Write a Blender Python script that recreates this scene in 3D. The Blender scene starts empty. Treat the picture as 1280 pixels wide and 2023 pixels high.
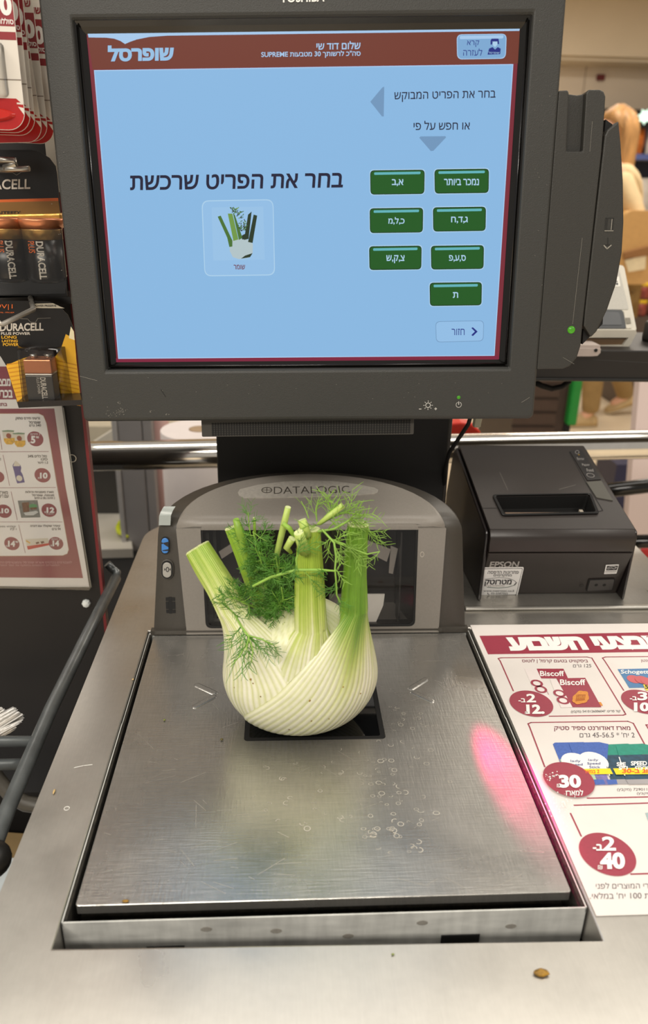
import bpy, bmesh, math, random
from math import sin, cos, pi, radians, sqrt
from mathutils import Vector as V, Matrix, Euler, noise
from mathutils.geometry import tessellate_polygon as tess
SC = bpy.context.scene
COL = SC.collection
random.seed(7)

# ------------------------------------------------------------------ camera
FPX, IW, IH = 1510.4595, 1280.0, 2023.0
CAM = V((-0.02605261, -0.32618258, 0.38221779))
CROT = Euler((radians(67.38350054), radians(-1.1547649), radians(-2.86870335)), 'XYZ')
cd = bpy.data.cameras.new('camera'); co = bpy.data.objects.new('camera', cd); COL.objects.link(co)
co.location = CAM; co.rotation_euler = CROT
cd.sensor_fit = 'VERTICAL'; cd.sensor_height = 24.0; cd.lens = FPX / IH * 24.0
cd.clip_start = 0.01; cd.clip_end = 60
cd.dof.use_dof = True; cd.dof.focus_distance = 0.62; cd.dof.aperture_fstop = 5.0
SC.camera = co

# ------------------------------------------------------------------ colour management, world, lamps
vs = SC.view_settings
vs.view_transform = 'Standard'; vs.look = 'None'; vs.gamma = 1.0; vs.use_curve_mapping = False
vs.exposure = 0.0
SC.cycles.use_denoising = True
SC.cycles.max_bounces = 8
SC.cycles.caustics_reflective = False; SC.cycles.caustics_refractive = False
SC.cycles.sample_clamp_indirect = 4.0
wd = bpy.data.worlds.new('store_ambient'); SC.world = wd; wd.use_nodes = True
bg = wd.node_tree.nodes['Background']
bg.inputs[0].default_value = (1.0, 0.93, 0.84, 1); bg.inputs[1].default_value = 0.42

def area(name, loc, sx, sy, power, col=(1.0, 0.935, 0.84), target=None):
    l = bpy.data.lights.new(name, 'AREA'); l.shape = 'RECTANGLE'; l.size = sx; l.size_y = sy
    l.energy = power; l.color = col
    o = bpy.data.objects.new(name, l); COL.objects.link(o); o.location = loc
    if target is not None:
        o.rotation_euler = (V(target) - V(loc)).to_track_quat('-Z', 'Y').to_euler()
    return o
area('ceiling_lamp_over_counter', (0.1, 0.84, 2.05), 2.6, 0.40, 23)
area('ceiling_lamp_behind_shopper', (-0.9, -2.2, 2.05), 2.2, 0.6, 112)
area('ceiling_lamp_right', (1.9, -0.3, 2.05), 0.6, 1.6, 24)
area('ceiling_lamp_left', (-1.9, -0.6, 2.05), 0.6, 1.6, 34)
area('ceiling_lamp_aisle', (2.2, 3.6, 2.05), 1.8, 0.6, 46)
area('ceiling_lamp_back', (2.2, 5.8, 2.05), 1.8, 0.5, 32)

# ------------------------------------------------------------------ pixel rays: where a point of the photo lies on a given real surface
CM = CROT.to_matrix()
def ray(px, py): return CM @ V(((px - IW / 2) / FPX, -(py - IH / 2) / FPX, -1.0))
def onZ(px, py, z=0.0):
    d = ray(px, py); return CAM + d * ((z - CAM.z) / d.z)
def onY(px, py, y):
    d = ray(px, py); return CAM + d * ((y - CAM.y) / d.y)
def onP(px, py, o, n):
    d = ray(px, py); return CAM + d * ((V(o) - CAM).dot(n) / d.dot(n))

# ------------------------------------------------------------------ materials
def lin(c):
    c = c / 255.0
    return c / 12.92 if c <= 0.04045 else ((c + 0.055) / 1.055) ** 2.4
def rgb(c): return (lin(c[0]), lin(c[1]), lin(c[2]), 1.0)
MATS = {}
def mat(name, c, rough=0.5, metal=0.0, var=0.06, scale=40.0, bump=0.0, bscale=300.0, spec=0.5, coat=0.0, emit=0.0, alpha=1.0, stretch=(1, 1, 1)):
    if name in MATS: return MATS[name]
    m = bpy.data.materials.new(name); m.use_nodes = True; nt = m.node_tree; b = nt.nodes['Principled BSDF']
    tc = nt.nodes.new('ShaderNodeTexCoord'); mp = nt.nodes.new('ShaderNodeMapping'); mp.inputs['Scale'].default_value = stretch
    nt.links.new(tc.outputs['Object'], mp.inputs[0])
    nz = nt.nodes.new('ShaderNodeTexNoise'); nz.inputs['Scale'].default_value = scale; nz.inputs['Detail'].default_value = 4
    nt.links.new(mp.outputs[0], nz.inputs['Vector'])
    r = nt.nodes.new('ShaderNodeValToRGB'); k = rgb(c)
    r.color_ramp.elements[0].position = 0.3; r.color_ramp.elements[1].position = 0.7
    r.color_ramp.elements[0].color = (k[0] * (1 - var), k[1] * (1 - var), k[2] * (1 - var), 1)
    r.color_ramp.elements[1].color = (min(1, k[0] * (1 + var)), min(1, k[1] * (1 + var)), min(1, k[2] * (1 + var)), 1)
    nt.links.new(nz.outputs['Fac'], r.inputs[0])
    if emit > 0:
        b.inputs['Base Color'].default_value = (0.01, 0.01, 0.01, 1)
        nt.links.new(r.outputs[0], b.inputs['Emission Color']); b.inputs['Emission Strength'].default_value = emit
    else:
        nt.links.new(r.outputs[0], b.inputs['Base Color'])
    b.inputs['Roughness'].default_value = rough; b.inputs['Metallic'].default_value = metal
    b.inputs['Specular IOR Level'].default_value = spec; b.inputs['Coat Weight'].default_value = coat
    b.inputs['Alpha'].default_value = alpha
    if bump > 0:
        n2 = nt.nodes.new('ShaderNodeTexNoise'); n2.inputs['Scale'].default_value = bscale; n2.inputs['Detail'].default_value = 3
        nt.links.new(mp.outputs[0], n2.inputs['Vector'])
        bp = nt.nodes.new('ShaderNodeBump'); bp.inputs['Strength'].default_value = bump; bp.inputs['Distance'].default_value = 0.001
        nt.links.new(n2.outputs['Fac'], bp.inputs['Height']); nt.links.new(bp.outputs[0], b.inputs['Normal'])
    MATS[name] = m; return m

def steel(name, c, rough, dirt=0.12, bump=0.12, dirs=((30, 900, 30), (700, 60, 60)), metal=1.0):
    """worn stainless steel: fine scratches in two directions, patchy gloss, dried rings"""
    m = bpy.data.materials.new(name); m.use_nodes = True; nt = m.node_tree; b = nt.nodes['Principled BSDF']
    b.inputs['Metallic'].default_value = metal
    N = nt.nodes.new; L = nt.links.new
    tc = N('ShaderNodeTexCoord')
    hs = []
    for i, d in enumerate(dirs):
        mp = N('ShaderNodeMapping'); mp.inputs['Scale'].default_value = d; mp.inputs['Rotation'].default_value = (0, 0, 0.35 * i)
        L(tc.outputs['Object'], mp.inputs[0])
        nz = N('ShaderNodeTexNoise'); nz.inputs['Scale'].default_value = 1.0; nz.inputs['Detail'].default_value = 3
        L(mp.outputs[0], nz.inputs['Vector']); hs.append(nz)
    mx = N('ShaderNodeMath'); mx.operation = 'ADD'; L(hs[0].outputs['Fac'], mx.inputs[0]); L(hs[1].outputs['Fac'], mx.inputs[1])
    pn = N('ShaderNodeTexNoise'); pn.inputs['Scale'].default_value = 14; pn.inputs['Detail'].default_value = 6
    L(tc.outputs['Object'], pn.inputs['Vector'])
    rr = N('ShaderNodeMapRange'); rr.inputs[1].default_value = 0.3; rr.inputs[2].default_value = 0.7
    rr.inputs[3].default_value = rough * 0.8; rr.inputs[4].default_value = rough * 1.25
    L(pn.outputs['Fac'], rr.inputs[0]); L(rr.outputs[0], b.inputs['Roughness'])
    k = rgb(c); cr = N('ShaderNodeValToRGB')
    cr.color_ramp.elements[0].position = 0.35; cr.color_ramp.elements[1].position = 0.65
    cr.color_ramp.elements[0].color = tuple(x * (1 - dirt) for x in k[:3]) + (1,); cr.color_ramp.elements[1].color = k
    mm = N('ShaderNodeMath'); mm.operation = 'MULTIPLY_ADD'; mm.inputs[1].default_value = 0.35; L(mx.outputs[0], mm.inputs[0])
    m3 = N('ShaderNodeMath'); m3.operation = 'MULTIPLY'; m3.inputs[1].default_value = 0.3; L(pn.outputs['Fac'], m3.inputs[0]); L(m3.outputs[0], mm.inputs[2])
    L(mm.outputs[0], cr.inputs[0]); L(cr.outputs[0], b.inputs['Base Color'])
    h = mx.outputs[0]
    bp = N('ShaderNodeBump'); bp.inputs['Strength'].default_value = bump; bp.inputs['Distance'].default_value = 0.0006
    L(h, bp.inputs['Height']); L(bp.outputs[0], b.inputs['Normal'])
    MATS[name] = m; return m

def glass(name, tint=(0.9, 0.9, 0.9), gloss=0.12, rough=0.03):
    m = bpy.data.materials.new(name); m.use_nodes = True; nt = m.node_tree
    for n in list(nt.nodes):
        if n.type != 'OUTPUT_MATERIAL': nt.nodes.remove(n)
    out = [n for n in nt.nodes if n.type == 'OUTPUT_MATERIAL'][0]
    t = nt.nodes.new('ShaderNodeBsdfTransparent'); t.inputs[0].default_value = tint + (1,)
    g = nt.nodes.new('ShaderNodeBsdfGlossy'); g.inputs['Roughness'].default_value = rough; g.inputs['Color'].default_value = (1, 1, 1, 1)
    fr = nt.nodes.new('ShaderNodeFresnel'); fr.inputs[0].default_value = 1.45
    ma = nt.nodes.new('ShaderNodeMath'); ma.operation = 'ADD'; ma.inputs[1].default_value = gloss - 0.04; ma.use_clamp = True
    nt.links.new(fr.outputs[0], ma.inputs[0])
    mx = nt.nodes.new('ShaderNodeMixShader'); nt.links.new(ma.outputs[0], mx.inputs[0])
    nt.links.new(t.outputs[0], mx.inputs[1]); nt.links.new(g.outputs[0], mx.inputs[2]); nt.links.new(mx.outputs[0], out.inputs[0])
    MATS[name] = m; return m

# ------------------------------------------------------------------ mesh builder
def rrect(x0, y0, x1, y1, r, n=6):
    P = []
    for cx, cy, a in ((x1 - r, y1 - r, 0), (x0 + r, y1 - r, 90), (x0 + r, y0 + r, 180), (x1 - r, y0 + r, 270)):
        for i in range(n + 1):
            t = radians(a + 90.0 * i / n); P.append((cx + r * cos(t), cy + r * sin(t)))
    return P
def capsule(a, b, r, n=8):
    ax, ay = a; bx, by = b; t = math.atan2(by - ay, bx - ax); P = []
    for i in range(n + 1):
        u = t - pi / 2 + pi * i / n; P.append((bx + r * cos(u), by + r * sin(u)))
    for i in range(n + 1):
        u = t + pi / 2 + pi * i / n; P.append((ax + r * cos(u), ay + r * sin(u)))
    return P
def circ(cx, cy, r, n=32, ry=None):
    ry = r if ry is None else ry
    return [(cx + r * cos(2 * pi * i / n), cy + ry * sin(2 * pi * i / n)) for i in range(n)]

class Frame:
    def __init__(s, o=(0, 0, 0), ex=(1, 0, 0), ey=(0, 1, 0), ez=None):
        s.o = V(o); s.ex = V(ex); s.ey = V(ey); s.ez = V(ez) if ez is not None else s.ex.cross(s.ey)
    def __call__(s, u, v, w=0.0): return s.o + s.ex * u + s.ey * v + s.ez * w
FLOOR = Frame()
FACE = Frame((0, 0, 0), (1, 0, 0), (0, 0, 1), (0, -1, 0))     # upright, facing the shopper (w towards the camera side)

TXT = {}
def text_mesh(s, bold):
    """outlines of the lettering, each stroke filled on its own thin layer; returns unit-box vertices (x, y, layer) and triangles"""
    k = (s, bold)
    if k in TXT: return TXT[k]
    c = bpy.data.curves.new('lettering', 'FONT'); c.body = s; c.fill_mode = 'NONE'; c.resolution_u = 4
    o = bpy.data.objects.new('lettering', c); m = bpy.data.meshes.new_from_object(o)
    P = [(v.co.x, v.co.y) for v in m.vertices]; adj = {}
    for e in m.edges:
        p, q = e.vertices; adj.setdefault(p, []).append(q); adj.setdefault(q, []).append(p)
    bpy.data.objects.remove(o); bpy.data.curves.remove(c); bpy.data.meshes.remove(m)
    seen = set(); loops = []
    for v in range(len(P)):
        if v in seen or v not in adj: continue
        cur = v; seen.add(v); comp = [v]
        while True:
            nx = [w for w in adj[cur] if w not in seen]
            if not nx: break
            cur = min(nx); seen.add(cur); comp.append(cur)
        if len(comp) > 2: loops.append([P[i] for i in comp])
    def sarea(L): return sum(L[i][0] * L[(i + 1) % len(L)][1] - L[(i + 1) % len(L)][0] * L[i][1] for i in range(len(L))) / 2
    def inside(p, L):
        r = False
        for i in range(len(L)):
            (x0, y0), (x1, y1) = L[i], L[i - 1]
            if (y0 > p[1]) != (y1 > p[1]) and p[0] < (x1 - x0) * (p[1] - y0) / (y1 - y0) + x0: r = not r
        return r
    def grow(L, d):
        s_ = 1 if sarea(L) > 0 else -1; n = len(L); R = []
        for i in range(n):
            a_, b_, c_ = V(L[i - 1]), V(L[i]), V(L[(i + 1) % n]); e1 = b_ - a_; e2 = c_ - b_
            if e1.length < 1e-7 or e2.length < 1e-7: R.append((b_.x, b_.y)); continue
            n1 = V((e1.y, -e1.x)).normalized() * s_; n2 = V((e2.y, -e2.x)).normalized() * s_; q = n1 + n2
            q = q / max(.5, q.length_squared / 2) if q.length > 1e-6 else n1
            R.append((b_.x + q.x * d, b_.y + q.y * d))
        return R
    ar = [sarea(L) for L in loops]; holes = {}; outer = []
    for i, L in enumerate(loops):
        par = [j for j, M_ in enumerate(loops) if j != i and ar[j] * ar[i] < 0 and abs(ar[j]) > abs(ar[i]) and all(inside(p, M_) for p in L[::3])]
        if par: holes.setdefault(min(par, key=lambda j: abs(ar[j])), []).append(i)
        else: outer.append(i)
    vs_, fs = [], []
    for lay, i in enumerate(outer):
        sets = [grow(loops[i], bold)] + [grow(loops[h], -bold) for h in holes.get(i, [])]
        tri = tess([[V((x, y, 0)) for x, y in S_] for S_ in sets]); b0 = len(vs_)
        vs_ += [(x, y, lay % 5) for S_ in sets for x, y in S_]; fs += [tuple(b0 + q for q in t) for t in tri]
    x0 = min(v[0] for v in vs_); x1 = max(v[0] for v in vs_); y0 = min(v[1] for v in vs_); y1 = max(v[1] for v in vs_)
    TXT[k] = ([((v[0] - x0) / (x1 - x0), (v[1] - y0) / max(1e-6, y1 - y0), v[2]) for v in vs_], fs)
    return TXT[k]
def heb(s): return s[::-1]

class MB:
    def __init__(s): s.v = []; s.f = []; s.fm = []; s.fs = []; s.mats = []
    def mi(s, m):
        if m not in s.mats: s.mats.append(m)
        return s.mats.index(m)
    def add(s, vs_, fs, m, smooth=False):
        b = len(s.v); s.v += [tuple(p) for p in vs_]; i = s.mi(m)
        for f in fs: s.f.append(tuple(b + k for k in f)); s.fm.append(i); s.fs.append(smooth)
        return s
    def poly(s, pts, m): return s.add(pts, [tuple(range(len(pts)))], m)
    def flat(s, pts2, m, fr, w=0.0): return s.poly([fr(p[0], p[1], w) for p in pts2], m)
    def prism(s, pts2, m, fr, w0, w1, smooth=False):
        n = len(pts2); a = [fr(p[0], p[1], w0) for p in pts2] + [fr(p[0], p[1], w1) for p in pts2]
        s.add(a, [tuple(reversed(range(n))), tuple(range(n, 2 * n))], m)
        s.add(a, [(i, (i + 1) % n, n + (i + 1) % n, n + i) for i in range(n)], m, smooth); return s
    def pxprism(s, pts3, m, d0, d1):
        """polygon of 3-D points thickened along the vector interval d0..d1"""
        n = len(pts3); a = [V(p) + V(d0) for p in pts3] + [V(p) + V(d1) for p in pts3]
        return s.add(a, [tuple(reversed(range(n))), tuple(range(n, 2 * n))] + [(i, (i + 1) % n, n + (i + 1) % n, n + i) for i in range(n)], m)
    def ring(s, po, pi_, m, fr, w0, w1):
        """plate between two loops with the same point count"""
        n = len(po); a = [fr(p[0], p[1], w) for w in (w0, w1) for q in (po, pi_) for p in q]
        f = []
        for i in range(n):
            j = (i + 1) % n
            f += [(2 * n + i, 2 * n + j, 3 * n + j, 3 * n + i), (j, i, n + i, n + j), (i, j, 2 * n + j, 2 * n + i), (n + j, n + i, 3 * n + i, 3 * n + j)]
        return s.add(a, f, m)
    def box(s, x0, x1, y0, y1, z0, z1, m, fr=FLOOR):
        return s.prism([(x0, y0), (x1, y0), (x1, y1), (x0, y1)], m, fr, z0, z1)
    def tube(s, path, r, m, n=10, caps=True):
        path = [V(p) for p in path]; k = len(path); rs = r if isinstance(r, (list, tuple)) else [r] * k
        T = [(path[min(i + 1, k - 1)] - path[max(i - 1, 0)]).normalized() for i in range(k)]
        u = T[0].orthogonal().normalized(); a = []
        for i in range(k):
            u = (u - T[i] * u.dot(T[i])).normalized(); w = T[i].cross(u)
            a += [path[i] + (u * cos(2 * pi * j / n) + w * sin(2 * pi * j / n)) * rs[i] for j in range(n)]
        f = [(i * n + j, i * n + (j + 1) % n, (i + 1) * n + (j + 1) % n, (i + 1) * n + j) for i in range(k - 1) for j in range(n)]
        s.add(a, f, m, True)
        if caps: s.add(a, [tuple(reversed(range(n))), tuple(range((k - 1) * n, k * n))], m)
        return s
    def lathe(s, prof, m, fr=FLOOR, n=32, smooth=True):
        """profile [(radius, height)] turned about the frame's third axis"""
        a = [fr(r * cos(2 * pi * j / n), r * sin(2 * pi * j / n), h) for r, h in prof for j in range(n)]
        k = len(prof)
        s.add(a, [(i * n + j, i * n + (j + 1) % n, (i + 1) * n + (j + 1) % n, (i + 1) * n + j) for i in range(k - 1) for j in range(n)], m, smooth)
        s.add(a, [tuple(reversed(range(n))), tuple(range((k - 1) * n, k * n))], m); return s
    def loft(s, rings, m, smooth=True, cap0=True, cap1=True):
        n = len(rings[0]); a = [p for r in rings for p in r]; k = len(rings)
        s.add(a, [(i * n + j, i * n + (j + 1) % n, (i + 1) * n + (j + 1) % n, (i + 1) * n + j) for i in range(k - 1) for j in range(n)], m, smooth)
        c = ([tuple(reversed(range(n)))] if cap0 else []) + ([tuple(range((k - 1) * n, k * n))] if cap1 else [])
        if c: s.add(a, c, m)
        return s
    def ball(s, c, rx, ry, rz, m, nu=16, nv=10):
        c = V(c); rings = []
        for i in range(1, nv):
            t = pi * i / nv
            rings.append([c + V((rx * sin(t) * cos(2 * pi * j / nu), ry * sin(t) * sin(2 * pi * j / nu), -rz * cos(t))) for j in range(nu)])
        return s.loft(rings, m)
    def text(s, st, bl, br, tl, m, lift=0.0, bold=0.0):
        """lettering filling the parallelogram bottom-left, bottom-right, top-left (3-D points)"""
        vs_, fs = text_mesh(st, bold); bl, br, tl = V(bl), V(br), V(tl)
        ex = br - bl; ey = tl - bl; n = ex.cross(ey).normalized()
        return s.add([bl + ex * p[0] + ey * p[1] + n * (lift + p[2] * 1.2e-5) for p in vs_], fs, m)
    def ptext(s, st, x0, x1, ytop, ybot, cv, m, lift=0.0002, bold=0.0, dy=0.0, dx=0.0):
        """lettering in the pixel box x0..x1, ytop..ybot of the photo, laid on the surface cv; dy = drop of the right end, dx = shift of the top"""
        return s.text(st, cv(x0, ybot), cv(x1, ybot + dy), cv(x0 + dx, ytop), m, lift, bold)
    def line(s, pts3, w, m, nrm, lift=0.0, closed=False):
        """printed line of width w through 3-D points, in the surface with normal nrm"""
        P = [V(p) for p in pts3]; nrm = V(nrm).normalized()
        k = len(P)
        for i in range(k if closed else k - 1):
            a, b = P[i], P[(i + 1) % k]; t = (b - a)
            if t.length < 1e-9: continue
            t.normalize(); q = nrm.cross(t) * (w / 2); a = a - t * w * 0.3; b = b + t * w * 0.3
            s.poly([a - q + nrm * lift, b - q + nrm * lift, b + q + nrm * lift, a + q + nrm * lift], m)
        return s
    def build(s, name, parent=None, bevel=0.0, seg=2, fix=True, sub=0):
        me = bpy.data.meshes.new(name)
        if parent is not None: org = WLOC[parent.name]
        else:
            xs = [p[0] for p in s.v]; ys = [p[1] for p in s.v]; zs = [p[2] for p in s.v]
            org = V(((min(xs) + max(xs)) / 2, (min(ys) + max(ys)) / 2, min(zs)))
        me.from_pydata([tuple(V(p) - org) for p in s.v], [], s.f)
        for m in s.mats: me.materials.append(m)
        me.polygons.foreach_set('material_index', s.fm); me.polygons.foreach_set('use_smooth', s.fs); me.update()
        if fix:
            b = bmesh.new(); b.from_mesh(me); bmesh.ops.remove_doubles(b, verts=b.verts, dist=1e-7)
            bmesh.ops.recalc_face_normals(b, faces=b.faces); b.to_mesh(me); b.free()
        o = bpy.data.objects.new(name, me); COL.objects.link(o)
        WLOC[o.name] = org
        if parent is not None: o.parent = parent
        else: o.location = org
        if bevel > 0:
            md = o.modifiers.new('edges', 'BEVEL'); md.width = bevel; md.segments = seg; md.limit_method = 'ANGLE'; md.angle_limit = radians(40)
            md.harden_normals = False
        if sub: md = o.modifiers.new('smooth', 'SUBSURF'); md.levels = sub; md.render_levels = sub
        return o
WLOC = {}
def tag(o, label, cat, group=None):
    o['label'] = label; o['category'] = cat
    if group: o['group'] = group
    return o
def thing(name, loc, label, cat, group=None):
    o = bpy.data.objects.new(name, None); COL.objects.link(o); o.location = loc; o.empty_display_size = 0.02
    WLOC[o.name] = V(loc); return tag(o, label, cat, group)
def struct(o): o['kind'] = 'structure'; return o
# ------------------------------------------------------------------ shared materials
M_counter = steel('counter_steel', (196, 192, 184), 0.32, dirt=0.10, bump=0.04, dirs=((200, 200, 200), (900, 60, 60)), metal=0.86)
M_plate = steel('platter_steel', (186, 183, 177), 0.27, dirt=0.2, bump=0.16, dirs=((60, 900, 60), (800, 90, 60)), metal=0.84)
M_tray = steel('tray_steel', (222, 222, 216), 0.55, dirt=0.4, bump=0.1, dirs=((40, 40, 200), (160, 40, 30)), metal=0.22)
M_chrome = mat('chrome', (236, 232, 224), 0.10, 1.0, var=0.05)
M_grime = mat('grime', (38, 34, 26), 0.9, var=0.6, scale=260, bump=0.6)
M_black = mat('black_plastic', (26, 25, 23), 0.42, var=0.1)
M_deep = mat('deep_black', (10, 9, 8), 0.7, var=0.1)
M_bezel = mat('bezel_plastic', (50, 50, 47), 0.50, var=0.05, scale=900, bump=0.25, bscale=1500)
M_bezel2 = mat('card_reader_plastic', (48, 47, 43), 0.50, var=0.05, scale=700, bump=0.2, bscale=1400)
M_gloss = mat('black_gloss', (14, 13, 12), 0.16, var=0.1)
M_tower = mat('tower_grey', (134, 128, 120), 0.42, var=0.04, scale=500, bump=0.08, bscale=900)
M_tower2 = mat('tower_dark', (66, 62, 56), 0.42, var=0.05, scale=500, bump=0.1, bscale=900)
M_white = mat('white_ink', (238, 236, 232), 0.6, var=0.01)
M_paper = mat('paper', (224, 217, 211), 0.55, var=0.015, scale=60)
M_maroon = mat('maroon_ink', (152, 52, 70), 0.5, var=0.05, scale=500)
M_ink = mat('black_ink', (34, 30, 34), 0.6, var=0.05)
M_led = mat('green_led', (90, 200, 20), 0.3, emit=0.55)

# ------------------------------------------------------------------ the setting
FZ = -0.9
M_floor = mat('floor_tiles', (226, 208, 180), 0.28, var=0.05, scale=3)
M_wall = mat('wall_paint', (230, 216, 196), 0.8, var=0.03, scale=2)
M_soffit = mat('soffit_paint', (224, 210, 186), 0.8, var=0.03, scale=2)
b = MB(); b.box(-5, 6.1, -3, 9, FZ - 0.05, FZ, M_floor); struct(b.build('floor'))
b = MB(); b.box(-5, 6.0, 8.0, 8.1, FZ, 2.2, M_wall)
for x in (0.9, 2.9, 4.9): b.box(x, x + 0.006, 7.996, 8.0, FZ, 1.6, mat('wall_joint', (150, 132, 112), 0.9))
struct(b.build('wall_back'))
b = MB(); b.box(6.0, 6.1, -3, 8.1, FZ, 2.2, M_wall); struct(b.build('wall_right'))
b = MB(); b.box(-5, 7, 3.0, 8.1, 2.2, 2.3, M_soffit); struct(b.build('ceiling'))
zz = onY(1200, 115, 7.7).z
b = MB(); b.box(-5, 6.0, 7.6, 8.0, zz, 2.2, M_soffit); b.box(-5, 6.0, 7.66, 8.0, zz - 0.03, zz, M_soffit); struct(b.build('trim_1'))

# ------------------------------------------------------------------ checkout counter with a well for the scanner scale
ctr = thing('checkout_counter', (0.1, 0.24, FZ), 'brushed stainless steel checkout counter the scanner scale is sunk into', 'counter')
XL, XR, YF, YB = -0.192, 0.395, -0.12, 0.56
outer = []
for i in range(9):
    t = radians(90 + 90 * i / 8); outer.append((XL + 0.05 + 0.05 * cos(t), YB - 0.05 + 0.05 * sin(t)))
loopo = [(XR, YB)] + outer + [(XL, YF), (XR, YF)]
hole = [(0.1545, 0.3005)] + [(-0.1520 + 0.0 * i, 0.3005) for i in range(9)] + [(-0.1515, -0.0268), (0.1525, -0.0325)]
def fan_hole(b, po, pi_, m, z0, z1): b.ring(po, pi_, m, FLOOR, z0, z1)
b = MB(); fan_hole(b, loopo, hole, M_counter, -0.028, 0.0)
# rolled front
rr = []
for i in range(9):
    t = radians(90 - 90 * i / 8); rr.append((YF - 0.03 * cos(t), -0.03 + 0.03 * sin(t)))
n = len(rr)
b.add([(x, y, z) for x in (XL, XR) for y, z in rr], [(i, i + 1, n + i + 1, n + i) for i in range(n - 1)], M_counter, True)
# the ledge the printer stands on (its rounded front edge catches the light)
prof = [(0.3335, 0.0), (0.3318, 0.0012), (0.3325, 0.0030), (0.3350, 0.0036), (0.3380, 0.0030), (0.5595, 0.0030), (0.5595, 0.0)]
b.add([(x, y, z) for x in (0.156, 0.394) for y, z in prof], [(i, (i + 1) % 7, 7 + (i + 1) % 7, 7 + i) for i in range(7)] + [tuple(range(7)), tuple(range(13, 6, -1))], M_counter, False)
b.build('countertop', ctr, bevel=0.0012)
b = MB(); M_cab = mat('cabinet_dark', (40, 38, 36), 0.5)
b.box(XL + 0.012, XR - 0.012, YF + 0.01, YB - 0.06, FZ + 0.08, -0.045, M_cab); b.box(XL + 0.03, XR - 0.03, YF + 0.03, YB - 0.08, FZ, FZ + 0.08, M_deep)
b.build('cabinet', ctr)
b = MB(); b.tube([onZ(132, 1597, 0.0003) + V((0.0017 * cos(t), 0.0017 * sin(t), 0)) for t in [2 * pi * i / 20 for i in range(21)]], 0.00022, mat('scratch_mark', (235, 232, 225), 0.5), n=5)
b.build('scratch_mark', ctr); b = MB()
b.line([onZ(147, 1517), onZ(165, 1513), onZ(182, 1511)], 0.0007, MATS['scratch_mark'], (0, 0, 1), 0.0002)
b.build('scratch_mark', ctr)

# ------------------------------------------------------------------ scanner scale: tray, weigh platter, upright tower
sc = thing('scanner_scale', (0, 0.16, -0.029), 'grey supermarket scanner scale with steel platter and upright glass-fronted tower', 'scanner scale')
TX0, TX1, TY0, TY1, TZ = -0.1508, 0.1515, -0.0105, 0.2975, -0.0008
b = MB()
lo = [(TX0, TY0), (TX1, TY0), (TX1, TY1), (TX0, TY1)]; li = [(TX0 + .0006, TY0 + .0009), (TX1 - .0006, TY0 + .0009), (TX1 - .0006, TY1 - .0011), (TX0 + .0006, TY1 - .0011)]
b.ring(lo, li, M_tray, FLOOR, -0.029, TZ)
for y0, y1 in ((TY0, 0.165), ):   # raised front half of the rim, stepped half way along both sides
    for x in (TX0, TX1): b.box(x - 0.0001 if x < 0 else x - .0006, x + 0.0006 if x < 0 else x + .0001, y0, y1, -0.004, TZ + 0.0006, M_tray)
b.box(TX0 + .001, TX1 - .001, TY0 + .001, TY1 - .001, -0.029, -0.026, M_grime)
b.box(-0.105, -0.083, TY0 - 0.0006, TY0 + 0.0005, -0.0275, -0.0215, M_deep); b.box(0.067, 0.090, TY0 - 0.0006, TY0 + 0.0005, -0.026, -0.0195, M_deep)
for x, z in ((-.03, -.012), (.012, -.018), (.055, -.009), (.108, -.014), (-.07, -.009)):
    b.prism(circ(x, z, 0.0035, 9, 0.002), mat('tray_stain', (138, 134, 126), 0.7, var=.2, scale=200), FACE, -TY0, -TY0 + 0.0002)
b.build('tray', sc, bevel=0.0003)
b = MB()   # grime and the gap's shade, painted as dark strips on its inner walls
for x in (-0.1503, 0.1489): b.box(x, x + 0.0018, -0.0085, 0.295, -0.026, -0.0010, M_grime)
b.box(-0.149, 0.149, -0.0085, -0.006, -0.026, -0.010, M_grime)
b.build('gap_dirt_shade', sc)['kind'] = 'stuff'
b = MB()   # platter with the scan window cut out
PX0, PX1, PY1 = -0.1458, 0.1462, 0.2912
po = rrect(PX0, 0.0, PX1, PY1, 0.002, 5); wi = rrect(-0.0552, 0.1418, 0.0522, 0.2600, 0.003, 5)
b.ring(po, wi, M_plate, FLOOR, -0.0012, 0.0)
b.box(PX0 + 0.0004, PX1 - 0.0004, 0.0006, 0.0016, -0.0075, -0.0006, M_plate); b.box(PX0 + 0.0004, PX0 + 0.0014, 0.001, PY1, -0.0075, -0.0006, M_plate)
b.box(PX1 - 0.0014, PX1 - 0.0004, 0.001, PY1, -0.0075, -0.0006, M_plate)
pl = b.build('weigh_platter', sc, bevel=0.0007, seg=3)
b = MB(); b.ring(rrect(-0.0551, 0.1419, 0.0521, 0.2599, 0.003, 5), rrect(-0.0515, 0.1455, 0.0485, 0.2563, 0.002, 5), M_deep, FLOOR, -0.004, -0.0003)
b.prism(rrect(-0.0516, 0.1454, 0.0486, 0.2564, 0.002, 5), mat('scan_glass', (12, 13, 14), 0.06, var=0.1, coat=0.6), FLOOR, -0.004, -0.0009)
b.build('scan_window', pl)
for (p, q) in (((390, 1354), (423, 1369)), ((386, 1396), (421, 1377)), ((812, 1360), (840, 1343)), ((817, 1368), (852, 1385))):
    a, c = onZ(*p), onZ(*q); P = capsule((a.x, a.y), (c.x, c.y), 0.0030, 8); Q = capsule((a.x, a.y), (c.x, c.y), 0.0021, 8); R_ = capsule((a.x, a.y), (c.x, c.y), 0.0010, 8)
    b = MB(); b.loft([[V((x, y, 0)) for x, y in P], [V((x, y, 0.0009)) for x, y in Q], [V((x, y, 0.0007)) for x, y in R_]], M_plate, True, False, True)
    b.build('locating_rib', pl)

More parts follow.
